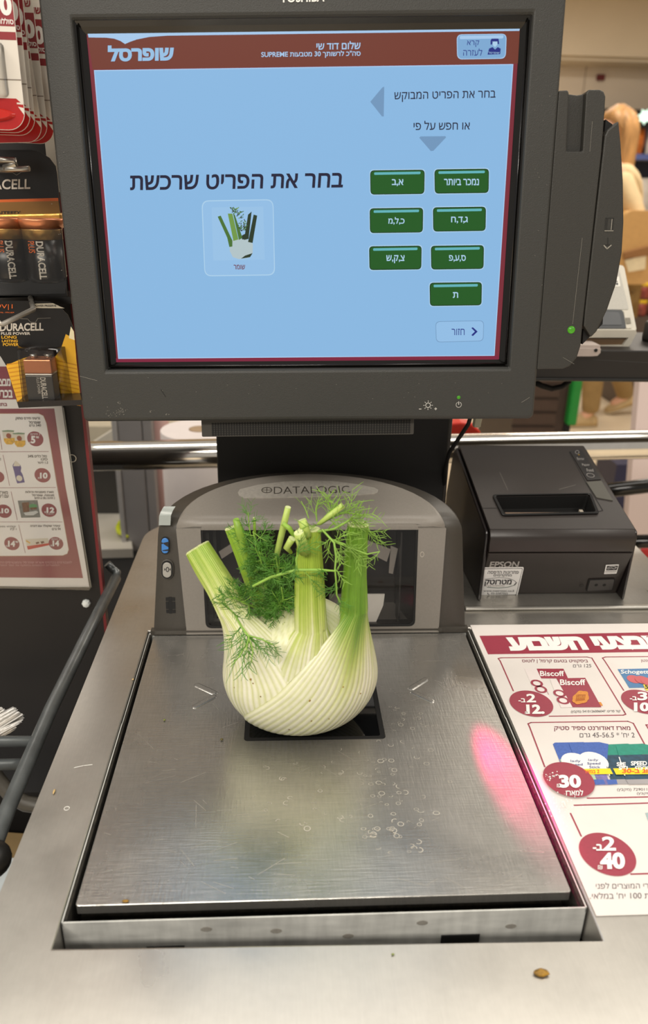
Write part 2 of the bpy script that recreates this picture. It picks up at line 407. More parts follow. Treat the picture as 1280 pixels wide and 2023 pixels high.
rw = random.Random(8); b = MB(); M_wm = mat('dried_ring', (206, 200, 188), 0.55, 0.6, var=.1)
for i in range(120):
    px, py = (rw.gauss(775, 45), rw.uniform(1395, 1690)) if i < 88 else (rw.uniform(520, 800), rw.uniform(1500, 1640))
    p = onZ(px, py); r = rw.uniform(.0011, .0024); k = rw.choice((14, 14, 9, 6)); a0 = rw.uniform(0, 6.28); e = rw.uniform(.7, 1)
    A = [V((p.x + q * cos(a0 + 2 * pi * j / 14), p.y + q * e * sin(a0 + 2 * pi * j / 14), .00012)) for q in (r, r * .78) for j in range(k + 1)]
    if abs(p.x) < .14 and not (-.056 < p.x < .053 and .14 < p.y < .262): b.add(A, [(j, j + 1, k + 2 + j, k + 1 + j) for j in range(k)], M_wm)
b.build('water_marks', pl, fix=False)['kind'] = 'stuff'
rw = random.Random(9); b = MB()
for i in range(150):
    p = V((rw.uniform(-.142, .142), rw.uniform(.004, .285), .0001)); t = rw.choice((rw.gauss(.25, .25), rw.gauss(-.5, .5))); L_ = rw.uniform(.003, .022)
    if not (-.062 < p.x < .06 and .13 < p.y < .265): b.line([p - V((cos(t), sin(t), 0)) * L_ / 2, p + V((cos(t + .06), sin(t + .06), 0)) * L_ / 2], rw.uniform(.00008, .00018), M_wm, (0, 0, 1))
b.build('scratches', pl, fix=False)['kind'] = 'stuff'

# tower: dark D-shaped shell with a lighter front cover
K = 0.18                                     # the front leans back as it rises
TF = Frame((0, 0.2955, 0), (1, 0, 0), V((0, K, 1)).normalized(), V((0, -1, K)).normalized())
def tf(px, py, off=0.0):                     # photo pixel -> 2-D place on the tower front
    p = onP(px, py, TF.o + TF.ez * off, TF.ez) - TF.o
    return (p.dot(TF.ex), p.dot(TF.ey))
def dring(w, yf, d, z, n=28, slope=0.0, zc=None):
    P = [(-w + 2 * w * i / 10, yf) for i in range(10)] + [(w * cos(pi * i / n), yf + d * sin(pi * i / n)) for i in range(n + 1)]
    return [V((x + 0.0006, y, z + slope * (y - yf))) for x, y in P]
SL = 0.19
b = MB()
rings = [dring(0.1468, 0.2955, 0.098, 0.0), dring(0.1420, 0.2955 + K * .06, 0.094, 0.06), dring(0.1395, 0.2955 + K * .094, 0.090, 0.094, slope=SL * .9),
         dring(0.1385, 0.2955 + K * .102, 0.089, 0.1005, slope=SL), dring(0.1365, 0.318, 0.085, 0.1052, slope=SL), dring(0.1325, 0.322, 0.079, 0.1076, slope=SL)]
n = len(rings[0]); A = [p for r in rings for p in r]; F = []
for i in range(len(rings) - 1):
    for j in range(n):
        if i < 3 and 1 <= j <= 8: continue                # open behind the window
        F.append((i * n + j, i * n + (j + 1) % n, (i + 1) * n + (j + 1) % n, (i + 1) * n + j))
F.append(tuple(range((len(rings) - 1) * n, len(rings) * n)))
b.add(A, F, M_tower2, True)
b.box(-0.1485, 0.1495, 0.2925, 0.299, 0.0, 0.0045, M_tower2)      # foot strip
shell = b.build('tower_shell', sc)
L0, L1 = tf(369, 1240), tf(350, 1030); R0, R1 = tf(866, 1236), tf(879, 1030)
wl = [tf(396, 1036), tf(826, 1033), tf(819, 1236), tf(407, 1240)]
def quad_round(q, r, n=5):
    P = []; k = len(q)
    for i in range(k):
        p = V(q[i]).to_2d(); a = V(q[i - 1]).to_2d(); c = V(q[(i + 1) % k]).to_2d()
        d1 = (a - p).normalized(); d2 = (c - p).normalized()
        for j in range(n + 1):
            t = j / n; s_ = p + d1 * r * (1 - t) ** 2 + d2 * r * t ** 2; P.append((s_.x, s_.y))
    return P
topv = 0.1015
oq = [(L1[0] - .001, topv), (R1[0] + .001, topv), (R0[0], 0.0012), (L0[0], 0.0012)]
b = MB(); b.ring(quad_round(oq, 0.0012), quad_round(wl, 0.006), M_tower, TF, 0.0, 0.0022)
b.ring(quad_round(wl, 0.006), quad_round([(wl[0][0] + .002, wl[0][1] - .002), (wl[1][0] - .002, wl[1][1] - .002), (wl[2][0] - .002, wl[2][1] + .002), (wl[3][0] + .002, wl[3][1] + .002)], 0.005), M_deep, TF, -0.001, 0.0016)
b.prism([(L0[0], 0.0), (R0[0], 0.0), (R0[0] + .0002, 0.0042), (L0[0] - .0002, 0.0042)], M_tower, TF, 0.0, 0.0034)
yt = 0.2955 + K * 0.100
rings = [dring(0.1225, yt - 0.0022, 0.080, 0.0985, slope=SL * .95), dring(0.1223, yt - 0.0018, 0.080, 0.1030, slope=SL), dring(0.1211, yt - 0.0002, 0.0785, 0.1062, slope=SL),
         dring(0.1188, yt + 0.003, 0.076, 0.1086, slope=SL), dring(0.1158, yt + 0.007, 0.072, 0.1097, slope=SL)]
b.loft(rings, M_tower, True, False, True)
cover = b.build('front_cover', sc)
b = MB()                                                # dark chamber and mirrors behind the glass
cx = [(wl[3][0] - .002, wl[3][1] - .002), (wl[2][0] + .002, wl[2][1] - .002), (wl[1][0] + .002, wl[1][1] + .002), (wl[0][0] - .002, wl[0][1] + .002)]
fr = [TF(p[0], p[1], -0.002) for p in cx]; bk = [TF(p[0] * 0.86, p[1] * 0.97 + .001, -0.055) for p in cx]
b.add(fr + bk, [(0, 1, 5, 4), (1, 2, 6, 5), (2, 3, 7, 6), (3, 0, 4, 7), (4, 5, 6, 7)], mat('scan_chamber', (26, 22, 20), 0.35))
for i in range(2): b.add([TF(cx[0][0] * (.95 - .05 * i), .004, -.012 - .014 * i), TF(cx[0][0] * (.95 - .05 * i) + .003, .004, -.012 - .014 * i), TF(cx[3][0] * (.95 - .05 * i) + .003, .094, -.012 - .014 * i), TF(cx[3][0] * (.95 - .05 * i), .094, -.012 - .014 * i)], [(0, 1, 2, 3)], M_black)
b.box(cx[1][0] * .84, cx[1][0] * .845 + .001, .004, .094, -.03, -.012, M_black, TF)
b.build('scan_chamber', sc)
M_mir = mat('mirror_strip', (150, 146, 140), 0.25, 0.6)
def mirror(pts, off, m):
    P = [onP(x, y, TF.o + TF.ez * off, TF.ez) for x, y in pts]; b = MB(); b.pxprism(P, m, TF.ez * -0.002, TF.ez * 0.0); b.build('scan_mirror', sc)
mirror([(742, 1174), (760, 1174), (757, 1196), (741, 1233), (706, 1233), (716, 1174)], -0.016, mat('mirror_white', (240, 238, 232), 0.4))
mirror([(650, 1174), (700, 1174), (700, 1233), (650, 1233)], -0.018, M_mir)
mirror([(722, 1066), (772, 1085), (764, 1110), (716, 1086)], -0.022, mat('mirror_grey', (150, 146, 140), 0.25, 0.3))
mirror([(772, 1078), (786, 1084), (776, 1134), (768, 1132)], -0.024, MATS['mirror_grey'])
mirror([(432, 1090), (470, 1066), (478, 1078), (438, 1104)], -0.022, MATS['mirror_grey'])
gq = [TF(p[0], p[1], 0.0003) for p in quad_round(wl, 0.006)]
b = MB(); b.poly(gq, glass('window_pane', (0.86, 0.84, 0.82), 0.05)); b.build('window_glass', sc)
# badge on the sloping top
TOPF = Frame((0, yt + .007, 0.1097 - 0.0), (1, 0, 0), V((0, 1, SL)).normalized())
def tt(px, py, off=0.0):
    p = onP(px, py, TOPF.o + TOPF.ez * off, TOPF.ez) - TOPF.o; return (p.dot(TOPF.ex), p.dot(TOPF.ey))
bp_ = [(470, 974), (474, 968), (510, 959), (560, 953), (610, 951), (660, 952), (705, 958), (740, 965), (747, 969), (746, 974), (738, 977), (690, 980), (600, 983), (520, 985), (482, 985), (472, 980)]
bp_ = [tt(*p) for p in bp_]
b = MB(); b.prism(bp_, mat('badge_silver', (196, 190, 180), 0.35, 0.4, var=0.1, scale=300), TOPF, 0.0001, 0.0009)
cvt = lambda x, y: onP(x, y, TOPF.o + TOPF.ez * 0.0009, TOPF.ez)
b.ptext('DATALOGIC', 541, 692, 962, 976, cvt, mat('badge_letter', (92, 86, 78), 0.4, 0.6), 0.0002, -0.012, dy=-2)
c0 = tt(527, 970); b.ring(circ(c0[0], c0[1], .0052, 20), circ(c0[0], c0[1], .0044, 20), MATS['badge_letter'], TOPF, 0.0009, 0.0012)
b.prism([(c0[0] - .004, c0[1] - .0003), (c0[0] + .004, c0[1] - .0003), (c0[0] + .004, c0[1] + .0003), (c0[0] - .004, c0[1] + .0003)], MATS['badge_letter'], TOPF, .0009, .0012)
b.prism([(c0[0] - .0003, c0[1] - .004), (c0[0] + .0003, c0[1] - .004), (c0[0] + .0003, c0[1] + .004), (c0[0] - .0003, c0[1] + .004)], MATS['badge_letter'], TOPF, .0009, .0012)
b.build('name_badge', sc, bevel=0.0003)
# controls on the left column
def tprism(pts, m, w0, w1, name, par, bevel=0.0): bb = MB(); bb.prism(pts, m, TF, w0, w1); return bb.build(name, par, bevel)
def pcap(x0, y0, x1, y1, rpx):
    a = tf((x0 + x1) / 2, y0 + rpx); c = tf((x0 + x1) / 2, y1 - rpx); r = (tf(x1, y0)[0] - tf(x0, y0)[0]) / 2
    return capsule(a, c, r)
b = MB()
lp = [tf(314, 1037), tf(337, 1037), tf(338, 1018), tf(315, 1018)]
b.prism([lp[0], lp[1], lp[2], lp[3]], mat('lamp_lens', (172, 178, 174), 0.3, var=0.03), TF, -0.001, 0.0016)
l3, l2 = TF(*lp[3], .0008), TF(*lp[2], .0008); pr0 = [(0, 0), (.0011, .0030), (.0032, .0050), (.0065, .0062)]
A_ = [V((x + .0012 * k, l3.y + dy, l3.z + dz)) for k, (dy, dz) in enumerate(pr0) for x in (l3.x, l2.x)]
b.add(A_, [(2 * k, 2 * k + 1, 2 * k + 3, 2 * k + 2) for k in range(3)], MATS['lamp_lens'], True)
b.build('status_lamp', sc)
M_blue = mat('blue_button', (70, 132, 205), 0.35, var=0.04)
o1 = tprism(pcap(318, 1060, 335, 1095, 8), M_black, 0.0, 0.0004, 'button_surround', sc)
o2 = tprism(pcap(319.5, 1062, 333.5, 1093, 7), M_blue, 0.0003, 0.0018, 'weigh_button', sc, 0.0006)
b = MB(); a = tf(327, 1078)
b.flat([(a[0] - .0025, a[1] + .003), (a[0] + .003, a[1] + .0042), (a[0] + .003, a[1] - .001), (a[0] + .0005, a[1] + .0005)], M_ink, TF, .00195); b.flat(circ(a[0] - .0028, a[1] + .0028, .0008, 10), M_ink, TF, .00195)
b.flat([(a[0] - .0026, a[1] - .0038), (a[0] + .0028, a[1] - .0028), (a[0] + .0028, a[1] - .0045), (a[0] - .0026, a[1] - .0045)], M_ink, TF, .00195); b.build('button_symbol', o2)
o1 = tprism(pcap(317.5, 1105, 343.5, 1144, 12), M_tower2, 0.0, 0.0012, 'button_ring', sc, 0.0006)
o1 = tprism(pcap(319.5, 1107.5, 341.5, 1142, 10), M_deep, 0.0012, 0.0014, 'button_ring', sc)
o2 = tprism(pcap(322, 1110, 339, 1140, 8), mat('grey_button', (168, 164, 156), 0.4, var=0.03), 0.0013, 0.0024, 'zero_button', sc, 0.0006)
b = MB(); cvf = lambda x, y: onP(x, y, TF.o + TF.ez * .0025, TF.ez)
b.ptext('0', 327.5, 334, 1120, 1130, cvf, M_ink, .0002)
b.poly([cvf(324.5, 1122), cvf(327, 1125), cvf(324.5, 1128)], M_ink); b.poly([cvf(337, 1122), cvf(334.6, 1125), cvf(337, 1128)], M_ink); b.build('button_symbol', o2)
b = MB()
for i, (x0, x1) in enumerate(((327.5, 332.5), (333.5, 339), (340, 345.5))):
    for j, (y0, y1) in enumerate(((1180, 1187), (1188.5, 1203), (1204.5, 1211))):
        d = (0, 2, 0)[i] if j != 1 else 0
        p0, p1 = tf(x0 + j * .5, y1 + (1 if i == 1 else 0)), tf(x1 + j * .5, y0 - (1 if i == 1 else 0))
        b.prism([(p0[0], p0[1]), (p1[0], p0[1]), (p1[0], p1[1]), (p0[0], p1[1])], M_deep, TF, 0.0, 0.0003)
b.build('sounder_slots', sc)
b = MB(); a = tf(868, 1241); b.prism(circ(a[0], a[1], .0022, 14), M_tower2, TF, .002, .0042); b.build('screw_head', sc); b = MB(); a = tf(833, 1094); b.ring(circ(a[0], a[1], .0020, 14, .0028), circ(a[0], a[1], .0014, 14, .002), mat('dry_spot', (176, 168, 156), 0.6), TF, .0022, .0024)
b.build('dry_spot', cover)
# the red scanning lamp that shines out of the tower over the platter's right edge
l = bpy.data.lights.new('scan_lamp', 'SPOT'); l.energy = 28.0; l.color = (1.0, 0.0, 0.20); l.spot_size = radians(13); l.spot_blend = 1.0; l.shadow_soft_size = 0.004
o = bpy.data.objects.new('scan_lamp', l); COL.objects.link(o); o.location = (0.112, 0.2945, 0.06)
o.rotation_euler = (V((0.1365, 0.100, 0.0)) - o.location).to_track_quat('-Z', 'Y').to_euler()
# ------------------------------------------------------------------ touchscreen monitor on its black column
SO = V((-0.0063594, 0.28144019, 0.25921961)); SR = Euler((radians(-4.34140686), radians(-1.6532864), radians(-3.30199179)), 'XYZ').to_matrix()
SF = Frame(SO, SR.col[0], SR.col[2], -SR.col[1])         # w grows towards the shopper
def sv(px, py, w=0.0):
    p = onP(px, py, SO + SF.ez * w, SF.ez) - SO; return (p.dot(SF.ex), p.dot(SF.ey))
def scv(w): return lambda x, y: onP(x, y, SO + SF.ez * w, SF.ez)
mon = thing('touchscreen_monitor', (0.02, 0.44, 0.0), 'dark grey self-checkout touchscreen monitor with lit blue screen on a black column', 'monitor')
BW = 0.008
b = MB()
op, ip = rrect(-0.1812, -0.0468, 0.1812, 0.279, 0.004, 5), rrect(-0.1585, -0.0050, 0.1585, 0.2350, 0.0008, 5)
b.ring(op, ip, M_bezel, SF, -0.006, BW)
bez = b.build('bezel', mon, bevel=0.0034, seg=3)
b = MB(); b.box(-0.1795, 0.1795, -0.044, 0.277, -0.035, -0.0045, M_bezel, SF); b.box(-0.14, 0.15, 0.0, 0.25, -0.06, -0.035, M_bezel, SF)
b.build('rear_shell', mon, bevel=0.004)
b = MB()    # glossy sloped rim round the glass
for i, (p, q, r, s_) in enumerate((((-.1588, -.0053), (.1588, -.0053), (.1522, 0.0), (-.1522, 0.0)), ((.1588, -.0053), (.1588, .2353), (.1522, .228), (.1522, 0)), ((.1588, .2353), (-.1588, .2353), (-.1522, .228), (.1522, .228)), ((-.1588, .2353), (-.1588, -.0053), (-.1522, 0), (-.1522, .228)))):
    m_ = [tuple((1 - t) * a + t * c for a, c in zip(p, s_)) for t in (0.45,)][0]; n_ = [tuple((1 - t) * a + t * c for a, c in zip(q, r)) for t in (0.45,)][0]
    b.poly([SF(p[0], p[1], .0055), SF(q[0], q[1], .0055), SF(n_[0], n_[1], .0030), SF(m_[0], m_[1], .0030)], M_gloss)
    b.poly([SF(m_[0], m_[1], .0030), SF(n_[0], n_[1], .0030), SF(r[0], r[1], .0004), SF(s_[0], s_[1], .0004)], M_gloss)
b.tube([SF(-.1562, .2330, .0046), SF(-.1562, -.0030, .0046)], .0006, M_gloss, 8); b.tube([SF(-.1562, -.0030, .0046), SF(.1562, -.0030, .0046)], .0008, M_gloss, 8); b.tube([SF(.1562, -.0030, .0046), SF(.1562, .2330, .0046)], .0006, M_gloss, 8)  # rounded beads added to catch a highlight along the rim
b.build('inner_rim', mon)
# --- the lit picture
E = lambda n, c: mat('screen_' + n, c, 0.22, emit=0.97, var=0.0, spec=0.25)
S_bg, S_head, S_edge, S_edge2 = E('blue', (137, 184, 226)), E('header', (113, 53, 40)), E('border', (122, 38, 52)), E('border_low', (126, 28, 58))
S_lt, S_dk, S_gr, S_gr2, S_tri, S_lg, S_navy, S_card, S_cyan = E('pale', (166, 201, 235)), E('ink', (24, 24, 52)), E('green', (20, 86, 24)), E('green_edge', (10, 52, 20)), E('triangle', (112, 150, 188)), E('light', (172, 208, 235)), E('navy', (24, 40, 128)), E('card', (146, 190, 230)), E('shine', (96, 178, 186))
b = MB(); b.flat([(-.152, 0), (.152, 0), (.152, .228), (-.152, .228)], S_edge, SF, 0.0004)
def SP(pts, m, w): b.poly([scv(w)(*p) for p in pts], m)
def SQ(q, m, w, r=0.0):
    P = [sv(x, y, w) for x, y in q]; P = quad_round(P, r) if r else P; b.flat(P, m, SF, w)
w0 = .0004; st = .00012
SQ([(172, 66), (1027, 56), (1023, 125.5), (183, 137.5)], S_head, w0 + st)
SQ([(222, 708), (986, 702), (983, 716), (228, 720)], S_edge2, w0 + st)
SQ([(185.5, 138.5), (1014, 126.5), (977, 703), (233.5, 709)], S_lt, w0 + 2 * st)
SQ([(187.5, 140.5), (1012, 128.5), (975.5, 701.5), (235, 707)], S_bg, w0 + 3 * st)
SP([(173, 66), (1027, 56), (1026, 61), (330, 70.5), (295, 73), (270, 78), (256, 83), (247, 87), (238, 81), (226, 76.5), (210, 74.5), (175, 74)], S_lt, w0 + 2 * st)
S_logo = E('logo', (150, 192, 228)); C = scv(w0 + 4 * st)
b.ptext(heb('שופרסל'), 213, 343, 90, 122, C, S_logo, st, 0.05, dy=-2)
b.ptext(heb('שלום דוד שי'), 625, 712, 82.5, 98.5, C, S_lt, st, 0.018, dy=-1.5)
b.ptext('SUPREME ' + heb('מטבעות') + ' 30 ' + heb('לרשותך') + ' ' + heb('סה"כ'), 516, 712, 102, 116, C, S_lt, st, 0.02, dy=-2.5)
SQ([(902, 68), (1001, 66.5), (999, 116), (903, 117.5)], S_lt, w0 + 3 * st, .0036); SQ([(903.5, 69.5), (999.5, 68), (997.5, 114.5), (904.5, 116)], E('help', (124, 168, 210)), w0 + 4 * st, .0033)
SQ([(908, 71), (995, 69.5), (994, 76), (908, 77.5)], S_lt, w0 + 5 * st, .001)
C = scv(w0 + 5 * st)
b.ptext(heb('קרא'), 922.5, 946.5, 80, 93, C, S_navy, st, 0.0); b.ptext(heb('לעזרה'), 915, 952.5, 96, 110, C, S_navy, st, 0.0)
for q in ([(969, 80), (972, 75), (979, 74), (985, 77), (986, 87), (983, 87), (982, 82), (974, 82), (972, 88), (969, 88)], [(963, 108), (966, 96), (973, 93), (978, 98), (983, 93), (989, 96), (988, 107)]): SP(q, S_navy, w0 + 5 * st)
SP([(972, 82), (983, 82), (982, 89), (978, 93), (974, 90)], S_lg, w0 + 5 * st)
b.ptext(heb('שופרסל'), 965, 986, 102, 106.5, C, S_lg, st * 2, 0.0)
b.ptext(heb('בחר את הפריט המבוקש'), 779, 978.5, 182, 202, C, S_dk, st, 0.006, dy=-3.5); b.ptext(heb('או חפש על פי'), 817, 928, 239, 257, C, S_dk, st, 0.006, dy=-1)
SP([(731.5, 201), (755, 173), (759, 171), (758, 230), (754.5, 230)], S_tri, w0 + 4 * st); SP([(828, 272), (831, 269.5), (880, 269), (881, 271.5), (856, 298), (851, 298.5)], S_tri, w0 + 4 * st)
b.ptext(heb('בחר את הפריט שרכשת'), 257, 677, 346.5, 376.5, C, S_dk, st, 0.02, dy=-5.5)
SQ([(398, 396), (540, 393.5), (543.5, 544), (404, 546)], S_lg, w0 + 4 * st, .0055); SQ([(400, 398), (538.5, 395.5), (541.5, 542), (405.5, 544)], S_card, w0 + 5 * st, .005)
SQ([(418, 410), (520, 408), (523, 513), (421, 515)], E('card_inner', (152, 194, 231)), w0 + 6 * st)
# the vegetable pictured on the button
V1, V2, V3, V4 = E('veg_green', (70, 112, 48)), E('veg_dark', (34, 52, 32)), E('veg_white', (178, 196, 200)), E('veg_pale', (112, 152, 70))
ww = w0 + 7 * st
SP([(453, 475), (470, 471), (492, 474), (499.5, 482), (499, 500), (492, 509), (472, 512), (460, 508), (454, 496)], V3, ww)
SP([(430, 428), (436, 426), (459, 475), (459, 487), (453, 488), (449, 470)], V1, ww + st); SP([(450, 422), (459, 422), (471, 473), (461, 476)], V4, ww + st); SP([(460, 420), (464, 425), (479, 470), (472, 474)], V1, ww + st)
SP([(490, 424), (497, 418), (491, 472), (482, 474)], V2, ww + st); SP([(501, 424), (508, 426), (499, 480), (490, 478)], V2, ww + st); SP([(478, 465), (484, 462), (484, 473), (478, 473)], V2, ww + st)
rng = random.Random(3)
for i in range(46):
    t = i / 46; ax = 459 + 28 * t + rng.uniform(-3, 3); ay = 413 + 30 * t * t + rng.uniform(-4, 5) + (10 if t > .6 else 0) * rng.random()
    L_ = rng.uniform(3, 7); an = rng.uniform(0, 6.28); SP([(ax, ay), (ax + L_ * cos(an), ay + L_ * sin(an)), (ax + L_ * cos(an) - 1.6 * sin(an), ay + L_ * sin(an) + 1.6 * cos(an)), (ax - 1.3 * sin(an), ay + 1.3 * cos(an))], (V1, V2, V1, V2, V4)[i % 5], ww + 2 * st)
for i in range(26): ax, ay = 472 + rng.uniform(-3, 12), 440 + rng.uniform(0, 16); SP([(ax, ay), (ax + rng.uniform(2, 5), ay + rng.uniform(-3, 3)), (ax + rng.uniform(-1, 2), ay + rng.uniform(2, 4))], (V1, V2)[i % 2], ww + 2 * st)
SP([(484, 505), (499, 500), (494, 508), (476, 511)], V2, ww + st * .5)
b.ptext(heb('שומר'), 461.5, 484, 523, 532, scv(ww), E('maroon', (110, 26, 40)), st, 0.012)
for x0, y0, x1, y1, t, tx0, tx1, ty0, ty1 in ((731, 336, 839, 384, 'א,ב', 774, 797, 354, 368), (858, 334, 966, 382, 'נמכר ביותר', 877, 946, 353, 366), (730, 411, 836, 460, 'כ,ל,מ', 767, 799, 429, 444), (855, 409, 960, 457, 'ג,ד,ח', 891, 924, 428, 441.5), (729, 486, 833, 533, 'צ,ק,ש', 763, 799, 504, 520), (851, 485, 956, 532, 'ס,ע,פ', 887, 920, 504, 517.5), (848.5, 558, 952, 604, 'ת', 894.5, 905, 577, 588.5)):
    d = 1.5
    SQ([(x0 - 1.5, y0 - 1), (x1 + 1.5, y0 - 2.5), (x1 + .5, y1 + .5), (x0 - .5, y1 + 2.2)], S_lg, w0 + 4 * st, .0032); SQ([(x0, y0 + .6), (x1, y0 - .8), (x1 - .8, y1 - .8), (x0 + .8, y1 + .6)], S_gr2, w0 + 5 * st, .0030)
    SQ([(x0 + 1.6, y0 + 2.2), (x1 - 1.6, y0 + .8), (x1 - 2.2, y1 - 2.4), (x0 + 2.2, y1 - 1)], S_gr, w0 + 6 * st, .0026); SQ([(x0 + 8, y0 + 4.5), (x1 - 8, y0 + 3), (x1 - 8.5, y0 + 8), (x0 + 8, y0 + 9.5)], S_cyan, w0 + 7 * st, .0008)
    b.ptext(heb(t), tx0, tx1, ty0, ty1, scv(w0 + 7 * st), S_lg, st, 0.02)
SQ([(860, 635), (956, 633), (955, 674), (861.5, 676.5)], S_tri, w0 + 4 * st, .0036); SQ([(861, 636), (955, 634), (954, 673), (862.5, 675.5)], S_card, w0 + 5 * st, .0034)
b.ptext(heb('חזור'), 892, 917.5, 649.5, 662, scv(w0 + 6 * st), S_navy, st, 0.0)
SP([(931, 648), (934, 646.5), (943.5, 655), (934, 664), (931, 662), (938, 655)], S_navy, w0 + 6 * st)
b.build('screen', mon, fix=False)
# marks on the frame
b = MB(); M_mark = mat('printed_mark', (196, 194, 188), 0.5); C = scv(BW + .0002); nn = SF.ez
b.ptext('TOSHIBA', 554, 641, -14, 5.5, C, mat('brand_white', (236, 236, 232), 0.4), .0003, 0.02, dy=-2); b.build('maker_name', bez)
b = MB(); a = sv(845.5, 800.5, BW); b.ring(circ(a[0], a[1], .0021, 16), circ(a[0], a[1], .0016, 16), M_mark, SF, BW, BW + .0003)
for i in range(8):
    t = i * pi / 4; b.line([SF(a[0] + .0027 * cos(t), a[1] + .0027 * sin(t), BW), SF(a[0] + .0037 * cos(t), a[1] + .0037 * sin(t), BW)], .0004, M_mark, nn, .0003)
b.line([C(828, 808), C(832, 808)], .0006, M_mark, nn, .0002); b.line([C(858.5, 807.5), C(862.5, 807.5)], .0006, M_mark, nn, .0002); b.line([C(860.5, 805.5), C(860.5, 809.7)], .0006, M_mark, nn, .0002)
b.build('brightness_symbol', bez); b = MB()
a = sv(906, 799.5, BW); P = [SF(a[0] + .0021 * cos(t), a[1] + .0021 * sin(t), BW) for t in [radians(120 + 300 * i / 18) for i in range(19)]]
b.line(P, .0005, M_mark, nn, .0003); b.line([C(906, 793.5), C(906, 799)], .0006, M_mark, nn, .0003)
b.build('power_symbol', bez); b = MB()
rs = random.Random(5); M_scr = mat('pale_scuff', (128, 124, 116), 0.6)
for cx_, cy_, k_, sp_ in ((240, 812, 24, 9), (222, 816, 22, 12), (236, 796, 8, 5), (298, 812, 8, 4), (330, 818, 8, 5)):
    for i in range(k_):
        x, y = cx_ + rs.gauss(0, sp_ * .6), cy_ + rs.gauss(0, sp_ * .3); b.line([C(x, y), C(x + rs.uniform(-2, 2), y + rs.uniform(-1.5, 1.5))], .00025, M_scr, nn, .0001)
b.line([C(158, 743), C(192, 752)], .0003, M_scr, nn, .0001); b.line([C(318, 770), C(327, 784)], .0004, M_deep, nn, .0001); b.line([C(1030, 795), C(1046, 785)], .0003, M_scr, nn, .0001)
for i in range(46):
    x, y = rs.choice(((rs.uniform(95, 150), rs.uniform(5, 600)), (rs.uniform(180, 1040), rs.uniform(742, 790)), (rs.uniform(1055, 1085), rs.uniform(20, 600)))); b.line([C(x, y), C(x + rs.uniform(.6, 2), y + rs.uniform(-1, 1))], .00022, M_scr, nn, .0001)
b.build('scuffs', bez, fix=False)['kind'] = 'stuff'
b = MB(); a = sv(906, 785, BW); fr_ = Frame(SF(a[0], a[1], BW - .0002), SF.ex, SF.ey); b.lathe([(.0014, 0), (.0014, .0004), (.0008, .0009)], M_led, fr_, 14); b.build('power_light', bez)
# speaker bar
b = MB(); q = [sv(398, 834, -.002), sv(818, 826, -.002), sv(817, 858, -.002), sv(399, 863, -.002)]
uv = lambda s_, t: tuple((1 - t) * ((1 - s_) * q[0][k] + s_ * q[1][k]) + t * ((1 - s_) * q[3][k] + s_ * q[2][k]) for k in (0, 1))
b.prism(quad_round([q[3], q[2], (q[1][0], q[1][1] + .006), (q[0][0], q[0][1] + .006)], .0012), mat('speaker_bar', (60, 57, 52), 0.5, bump=0.15, bscale=1500), SF, -.03, -.002)
for i in range(74):
    for j in range(6):
        c_ = uv(.053 + .925 * i / 73, .14 + .145 * j); b.flat(circ(c_[0], c_[1], .00105, 8), M_deep, SF, -.0018)
b.build('speaker_bar', mon, fix=False)
# card reader bolted to the right edge
cr = None
b = MB(); wB = 0.007; g = lambda pts, w=wB: [sv(x, y, w) for x, y in pts]
M_slot = mat('swipe_slot', (22, 21, 19), 0.45)
b.prism(g([(1104, 179), (1122, 178), (1124, 184), (1119, 299), (1151, 299), (1158, 184), (1163, 177), (1186, 177), (1193, 181), (1196.5, 190), (1195, 215), (1189, 298), (1150, 652), (1147, 684), (1140, 706), (1126, 723), (1112, 729), (1060.5, 730)]), M_bezel2, SF, -.03, wB)
b.prism(g([(1119, 185), (1140, 188), (1162, 184), (1156, 303), (1114, 303)], .0005), M_bezel2, SF, -.029, .0005)
cr = b.build('card_reader', mon, bevel=0.0009)
b = MB(); b.prism(g([(1196, 236), (1190, 300), (1153, 640), (1150, 680), (1190, 640), (1215, 250)], 0), M_deep, SF, -.028, .0005); b.build('swipe_slot', cr)
b = MB(); fin = g([(1194.5, 268), (1200, 257), (1222.5, 238.5), (1227, 285), (1231.5, 360), (1232.5, 440), (1229, 500), (1218, 560), (1200, 612), (1179, 655), (1167.5, 667), (1153, 644), (1155, 618)])
b.prism(fin, M_bezel2, SF, -.03, wB); fo = b.build('swipe_fin', cr, bevel=0.0012)
b = MB(); C = scv(wB + .0002); M_eng = mat('engraved_shade', (28, 27, 24), 0.6); M_engl = mat('engraved_light', (150, 146, 136), 0.5)
for P in ([(1197, 431), (1212, 431), (1210, 455), (1195, 455)],): b.line([C(*p) for p in P], .0006, M_eng, nn, .0001, True)
b.line([C(1200, 433), C(1198, 454)], .0008, M_eng, nn, .0001); b.line([C(1209, 433), C(1207, 454)], .0005, M_engl, nn, .0001); b.line([C(1194.5, 456), C(1211, 456)], .0006, M_engl, nn, .0002)
b.build('card_symbol', fo); b = MB()
b.line([C(1201, 470), C(1200.5, 484)], .0006, M_eng, nn, .0001); b.line([C(1193, 485), C(1199, 491.5), C(1207, 484.5)], .0008, M_engl, nn, .0002); b.line([C(1194, 484), C(1206, 484)], .0005, M_eng, nn, .0001)
b.build('arrow_symbol', fo); b = MB()
b.line([C(1170, 240), C(1165, 300)], .0002, M_scr, nn, .0001); b.line([C(1150, 470), C(1131, 640)], .00022, M_scr, nn, .0001); b.line([C(1112, 706), C(1134, 719)], .0002, M_scr, nn, .0001)
b.build('scratches', cr, fix=False)['kind'] = 'stuff'
b = MB(); a = sv(1128.5, 651.5, wB); fr_ = Frame(SF(a[0], a[1], wB - .0003), SF.ex, SF.ey); b.lathe([(.0029, 0), (.0029, .0004), (.0022, .0012), (.001, .0017)], M_led, fr_, 16); b.build('reader_light', cr)
